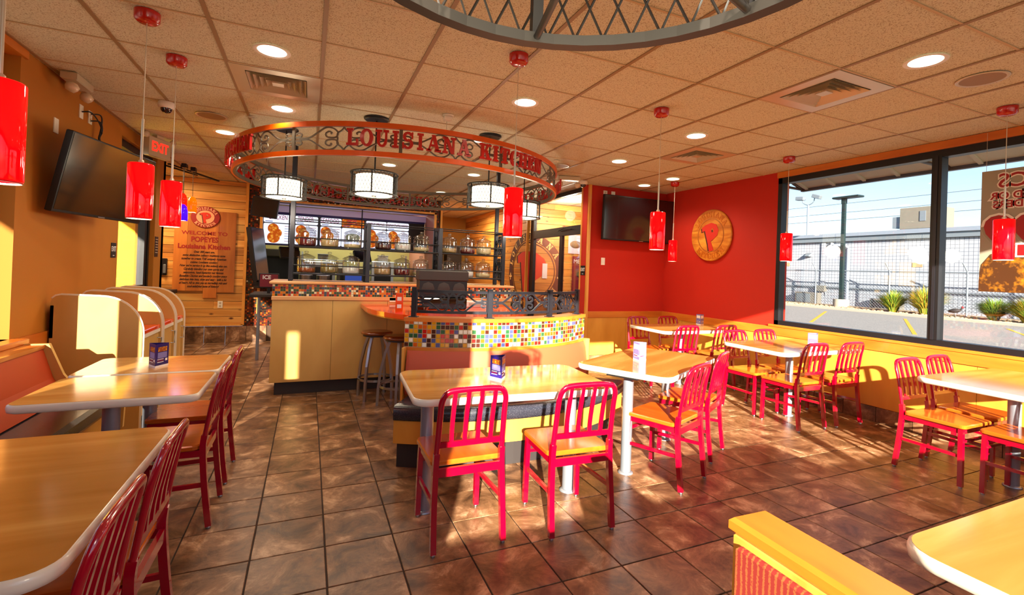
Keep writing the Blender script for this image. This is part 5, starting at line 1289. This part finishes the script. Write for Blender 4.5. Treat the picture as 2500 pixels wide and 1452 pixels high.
for s_ in (-1, 1):
    b = MB(); vs = [wrap(s_*LGR*.895+x, y-.12, .004) for x, y in FLEUR]; b.add(vs, [tuple(range(len(vs)))]); b.build('fleur_mark', 'creampaint', wp)
pst = thing('wall_posters', 'maroon poster behind the vestibule glass with white lettering', 'poster', (5.12, 8.575, 1.5))
MB().box(-.13, .20, -.004, 0, -.52, .28).build('poster_sheet', 'maroon', pst)
text('lettering', 'MENU', .12, 'cardwhite', pst, (.06, -.006, .17), (PI/2, 0, 0), .0006); MB().lathe([(.07, .004), (.07, .006)], 18, mat=Matrix.Translation((.05, 0, -.1)) @ Matrix.Rotation(PI/2, 4, 'X')).build('picture_spot', 'black', pst)
p2 = thing('upper_flyer', 'pale flyer with an oval dish picture above the maroon poster', 'poster', (5.05, 8.575, 2.02))
MB().box(-.17, .22, -.004, 0, -.19, .2).build('flyer_sheet', 'backcard', p2); MB().lathe([(.001, .006), (.13, .006), (.13, .004)], 24, mat=Matrix.Diagonal((1, 1, .6, 1)) @ Matrix.Rotation(PI/2, 4, 'X'), cap0=False).build('dish_picture', 'stone', p2)
p3 = tag(MB().box(4.30, 4.41, 8.570, 8.576, 1.30, 1.60).build('paper_notice', 'cardwhite'), 'small blank white paper on the red emblem behind the glass', 'paper')
# ---- welcome board -----------------------------------------------------------------
wb = thing('welcome_board', 'plank sign board with a red heading and black script text', 'sign', (-1.63, YP-.016, 1.55))
xs = [(-.46, -.27, -.66, .56), (-.27, -.02, -.66, .63), (-.02, .18, -.78, .63), (.18, .44, -.68, .72)]
for x0, x1, z0_, z1_ in xs: MB().bbox(x0+.0015, x1-.0015, -.022, 0, z0_, z1_, .003).build('board_plank', 'board', wb)
for body, z, s_, m_, sx_l in (('WELCOME TO', .33, .085, 'darkred', 1.2), ('POPEYES', .22, .12, 'darkred', .85), ('Louisiana Kitchen', .10, .11, 'darkred', .98)):
    text('lettering', body, s_, m_, wb, (-.02, -.024, z), (PI/2, 0, 0), .001, off=.004 if 'W' not in body else .002, sx=sx_l)
for k, body in enumerate(('Over 300 years ago,', 'some distinctive culinary traditions came', 'together to create THE uniquely American', 'cuisine: Louisiana cooking.', "Now we're serving it up like nobody else can.", 'Carefully blending our own spices and', 'seasonings, hand-battering our famous', 'Bonafide Chicken and tenderly cooking every', 'delicious bite long, slow and easy - with a lot', 'of heart. All to give you an incredibly rich and', 'soul-satisfying taste of history!')):
    text('script_line', body, .052, 'black_ink', wb, (-.02, -.024, .01-.059*k), (PI/2, 0, 0), .001, shear=.35, off=.0012, sx=.72)
FB = Matrix(((1, 0, 0, -.02), (0, 0, -1, 0), (0, 1, 0, .56), (0, 0, 0, 1)))
em = thing('round_emblem', 'red oval emblem with a letter P above the welcome board', 'sign', (-1.63, YP-.04, 1.60))
EL = FB @ Matrix.Diagonal((1.15, 1, 1, 1))
MB().lathe([(.185, 0), (.185, .012), (.18, .016)], 40, mat=EL).build('emblem_disc', 'darkred', em)
MB().lathe([(.115, .016), (.115, .02)], 36, mat=EL).build('inner_disc', 'salmon', em)
arc_text('LOUISIANA', em, EL @ Matrix.Translation((0, 0, .017)), .150, PI/2, .045, .003, 'salmon'); arc_text('KITCHEN', em, EL @ Matrix.Translation((0, 0, .017)), .150, -PI/2, .045, .003, 'salmon', True)
logoP(em, EL, .11, .02, 'redpaint', 'brownpaint', 'salmon')
hp = thing('wall_phone', 'grey handset holder on the plank wall left of the welcome board', 'phone', (-2.24, YP-.016, 1.29))
MB().bbox(-.07, .07, -.03, 0, -.14, .14, .006).build('back_plate', 'char', hp)
for s_ in (-1, 1): MB().bbox(s_*.045-.018, s_*.045+.018, -.07, -.03, -.11, .04, .008).build('holder', 'galv', hp)
lt = thing('dark_table', 'dark low box before the plank wall behind the last cabinet', 'table', (-2.25, 9.3, 0))
MB().bbox(-.35, .25, -.3, .3, .86, .92, .006).build('table_top', 'dark', lt)
for a in (-1, 1):
    for c in (-1, 1): MB().box(-.05+a*.26-.02, -.05+a*.26+.02, c*.25-.02, c*.25+.02, 0, .86).build('leg', 'dark', lt)
# ---- menu boards ---------------------------------------------------------------------
MY = 10.80
md = [(-.86, -.31, 'CHICKEN', 1), (-.29, .14, 'TENDER', 1), (.19, .60, 'SEAFOOD', 1), (.61, 1.06, 'SIDES', 2), (1.10, 1.53, 'FAMILY MEALS', 1), (1.54, 2.02, 'SIGNATURE SIDES', 1)]
mf = thing('menu_rack', 'dark frame that carries the lit menu boards over the kitchen pass', 'frame', (0, MY, 0))
MB().box(-1.0, 2.38, .02, .08, 1.78, 2.46).build('back_panel', 'dark', mf)
MB().box(-1.0, 2.38, -.01, .02, 2.41, 2.47).box(-1.0, 2.38, -.01, .02, 1.77, 1.80).build('frame_rail', 'navy', mf)
for x0, x1, body, kind in md:
    t = thing('menu_board', 'lit menu board headed '+body, 'menu board', ((x0+x1)/2, MY, 1.81), 0, 'lit menu boards')
    w2 = (x1-x0)/2; Mx = Matrix(((1, 0, 0, 0), (0, 0, -1, 0), (0, 1, 0, 0), (0, 0, 0, 1)))
    MB().prism(rrect(-w2, w2, 0, .40, .025, 3), 0, .012, Mx).build('lower_panel', 'menu_white', t)
    MB().prism(rrect(-w2, w2, .42, .585, .025, 3), 0, .012, Mx).build('header_panel', 'menu_white' if kind == 1 else 'menu_food', t)
    sz = .13 if len(body) < 9 else .075
    text('lettering', body, sz, 'menu_red', t, (-.02, -.014, .525), (PI/2, 0, 0), .0006, off=.001, sx=.62 if len(body) < 9 else .8)
    MB().box(-w2+.03, -w2+.16, -.0135, -.012, .435, .449).build('subheading', 'menu_blue', t)
    if kind == 1:
        for q, (cx_, cz_, r_) in enumerate(((-.10, .30, .10), (-.09, .12, .115), (-.03, .21, .09))):
            MB().lathe([(r_, .012), (r_, .0130+.0004*q)], 18, mat=Matrix.Translation((cx_, 0, cz_)) @ Mx).build('food_picture', 'menu_food', t)
        for q in range(7): MB().box(w2-.17, w2-.03, -.0135, -.012, .05+.05*q, .058+.05*q).build('price_line', 'menu_blue' if q % 3 else 'menu_red', t)
    else:
        MB().lathe([(.15, .012), (.15, .0135)], 24, mat=Matrix.Translation((0, 0, .2)) @ Mx @ Matrix.Diagonal((1, .6, 1, 1))).build('food_picture', 'menu_bowl', t)
# ---- kitchen behind the pass -----------------------------------------------------------
hd = thing('extract_hood', 'grey steel extraction hood and back panel at the kitchen left', 'hood', (-.45, 12.2, 0))
MB().bbox(-.5, .25, -.3, .38, 1.55, 1.72, .02).build('hood', 'dark', hd)
MB().box(-.5, .25, .3, .38, .5, 1.55).build('back_panel', 'char', hd)
kt = thing('prep_counter', 'steel kitchen counter with shelves seen below the menu boards', 'counter', (1.1, 11.9, 0))
MB().bbox(-1.3, 1.2, -.35, .5, .88, .93, .01).build('worktop', 'steel', kt); MB().box(-1.28, 1.18, -.3, .5, .1, .88).build('body', 'steel', kt)
for k, (x0, x1, h) in enumerate(((-1.2, -.55, .55), (-.5, .2, .42), (.25, .75, .6))):
    MB().bbox(x0, x1, -.3, .0, .93, .93+h, .01).build('oven_casing', 'hvac' if k == 1 else 'steel', kt); MB().box(x0+.06, x1-.06, -.305, -.3, 1.0, .93+h-.12).build('oven_window', 'black', kt)
for z in (1.30, 1.50): MB().bbox(-1.3, 1.2, 0, .4, z, z+.025, .006).build('shelf', 'steel', kt)
for x in (-1.25, 0, 1.15): MB().box(x-.02, x+.02, .34, .38, .93, 1.7).build('shelf_post', 'steel', kt)
rk_ = random.Random(8)
for k in range(7):
    x = -.05+k*.34; t = thing('steam_pan', '%s container on the kitchen shelves behind the jars' % ['leftmost', 'second', 'third', 'fourth', 'fifth', 'sixth', 'rightmost'][k], 'container', (x, 12.02, 1.525 if k % 2 else 1.325), 0, 'containers on the kitchen shelves')
    MB().bbox(-.11, .11, -.1, .1, 0, .11+.02*(k % 3), .02).build('pan', ['steel', 'hvac', 'white'][k % 3], t); MB().box(-.12, .12, -.11, .11, .10+.02*(k % 3), .115+.02*(k % 3)).build('rim', 'steel', t)
for x, y, lab, s_ in ((-.35, 10.2, 'black order screen hanging under the leftmost menu board', 1), (1.02, 10.5, 'black tilted order screen under the sides menu board', 1)):
    t = thing('order_screen', lab, 'screen', (x, y, 1.62), R(20))
    MB().bbox(-.18, .18, -.02, .03, -.12, .12, .006, Matrix.Rotation(R(-25), 4, 'X')).build('casing', 'black', t); MB().box(-.165, .165, -.023, -.02, -.1, .105, Matrix.Rotation(R(-25), 4, 'X')).build('screen', 'screen', t)
    MB().tube([(0, .05, .05), (0, .08, .20), (0, .08, 2.60-1.62)], .012).build('arm', 'black', t)
for x, lab, m_ in ((0, 'left round steel pot on the service ledge', 'steel'), (.30, 'right round steel pot on the service ledge', 'steel')):
    t = thing('steel_pot', lab, 'pot', (x-.05, 9.55, 1.02)); MB().lathe([(.10, 0), (.115, .01), (.115, .19), (.122, .2), (.11, .2)], 24, cap1=False).build('pot_body', m_, t); MB().lathe([(.12, .2), (.05, .225), (.001, .23)], 24, cap0=False, cap1=False).build('lid', m_, t)
rg = thing('till_terminal', 'dark till terminal with a blue lit screen behind the jars', 'till', (.78, 9.56, 1.02))
MB().bbox(-.16, .16, -.05, .08, 0, .05, .01).build('base', 'black', rg); MB().bbox(-.17, .17, -.02, .03, .05, .24, .008).build('casing', 'black', rg); MB().box(-.15, .15, -.023, -.02, .07, .22).build('screen', 'menu_blue', rg)
# monitor at the mosaic pillar and the leaning screen
om = thing('hanging_monitor', 'black monitor hung in front of the mosaic pillar', 'screen', (-.665, 8.5, 2.29), R(-8))
MB().bbox(-.19, .19, -.02, .03, -.155, .155, .006, Matrix.Rotation(R(6), 4, 'Y')).build('casing', 'black', om); MB().box(-.175, .175, -.023, -.02, -.14, .14, Matrix.Rotation(R(6), 4, 'Y')).build('screen', 'screen', om)
MB().cyl(0, .04, .1, ZC-2.29, .015, 10).build('ceiling_rod', 'black', om)
sm = thing('standing_screen', 'tall black screen seen almost edge on inside the portal left jamb', 'screen', (-.72, 9.25, 1.02), R(68))
MB().bbox(-.22, .22, -.03, .04, .08, 1.0, .008, Matrix.Rotation(R(-9), 4, 'X')).build('casing', 'black', sm); MB().box(-.2, .2, -.034, -.03, .1, .98, Matrix.Rotation(R(-9), 4, 'X')).build('screen', 'screen', sm); MB().bbox(-.12, .12, -.08, .1, 0, .08, .01).build('base', 'black', sm)
ic = thing('ice_display', 'small framed ICE picture sign at the left end of the counter', 'sign', (-.52, 7.75, 1.18))
MB().bbox(-.13, .13, 0, .03, -.12, .09, .006).build('casing', 'black', ic); MB().box(-.115, .115, -.003, 0, -.105, .075).build('picture', 'maroon', ic); text('lettering', 'ICE', .075, 'cardwhite', ic, (-.03, -.005, .03), (PI/2, 0, 0), .0006, off=.002)
MB().box(-.02, .02, .01, .03, -.2, -.12).build('stand', 'black', ic)
qt = thing('queue_counter', 'dark queue shelf on a steel post left of the maple counter', 'shelf', (-.55, 7.9, 0))
MB().bbox(-.2, .25, -.3, .35, .93, .98, .01).build('shelf_top', 'dark', qt); MB().cyl(-.1, .02, 0, .93, .022, 14).build('post', 'column', qt)
MB().tube(catmull([(-.1, .02, .72), (.0, .05, .74), (.15, .15, .76), (.25, .3, .76)], 4), .012).tube(catmull([(-.1, .02, .60), (.0, .05, .62), (.15, .15, .66), (.25, .3, .66)], 4), .012).build('curved_rail', 'steel', qt)
# items seen past the jars at the right
for x, lab in ((3.05, 'dark tall cabinet door at the far right end wall, left'), (3.55, 'dark tall cabinet door at the far right end wall, right')):
    t = thing('tall_cabinet', lab, 'cabinet', (x, 12.5, 0)); MB().bbox(-.2, .2, -.15, .18, .1, 2.0, .01).build('door_panel', 'dark', t); MB().box(-.18, .18, -.12, .18, 0, .1).build('kick_base', 'black', t); MB().box(.14, .16, -.17, -.15, .9, 1.2).build('handle', 'steel', t)
t = thing('wall_frame', 'small black framed notice on the right hand plank wall', 'sign', (3.938, 9.95, 1.40), -PI/2)
MB().box(-.14, .14, -.02, 0, -.2, .2).build('frame', 'black', t); MB().box(-.11, .11, -.023, -.02, -.17, .17).build('notice', 'dark', t)
tb = thing('trash_bin', 'dark rounded waste bin in front of the storefront post', 'bin', (3.55, 8.3, 0))
MB().lathe([(.2, 0), (.22, .02), (.23, .62), (.21, .66)], 24).build('bin_body', 'dark', tb); MB().lathe([(.235, .62), (.235, .70), (.18, .80), (.05, .84), (.001, .845)], 24, cap0=False, cap1=False).build('dome_lid', 'black', tb)
MB().box(-.1, .1, -.235, -.19, .68, .76).build('flap', 'steel', tb)
# ---- near booth at the lower right --------------------------------------------------------
nb = thing('near_booth', 'near booth back with wooden cap and red patterned fabric panel', 'booth', (.885, .735, 0), R(-92))
# local x runs along the cap towards the viewer's right, local y across its thickness
MB().bbox(-.0, 1.5, -.052, .052, .912, .945, .008).build('cap', 'trimwood', nb)
MB().bbox(.008, 1.5, -.045, .045, .08, .912, .004).build('frame', 'trimwood_z', nb)
MB().bbox(.03, 1.5, -.062, -.044, .12, .90, .006).build('fabric_panel', 'fabric', nb)
MB().bbox(.06, 1.5, .044, .10, .45, .86, .02).build('seat_back', 'fabric', nb)
MB().box(.01, 1.5, -.03, .03, 0, .08).build('kick_base', 'dark', nb)
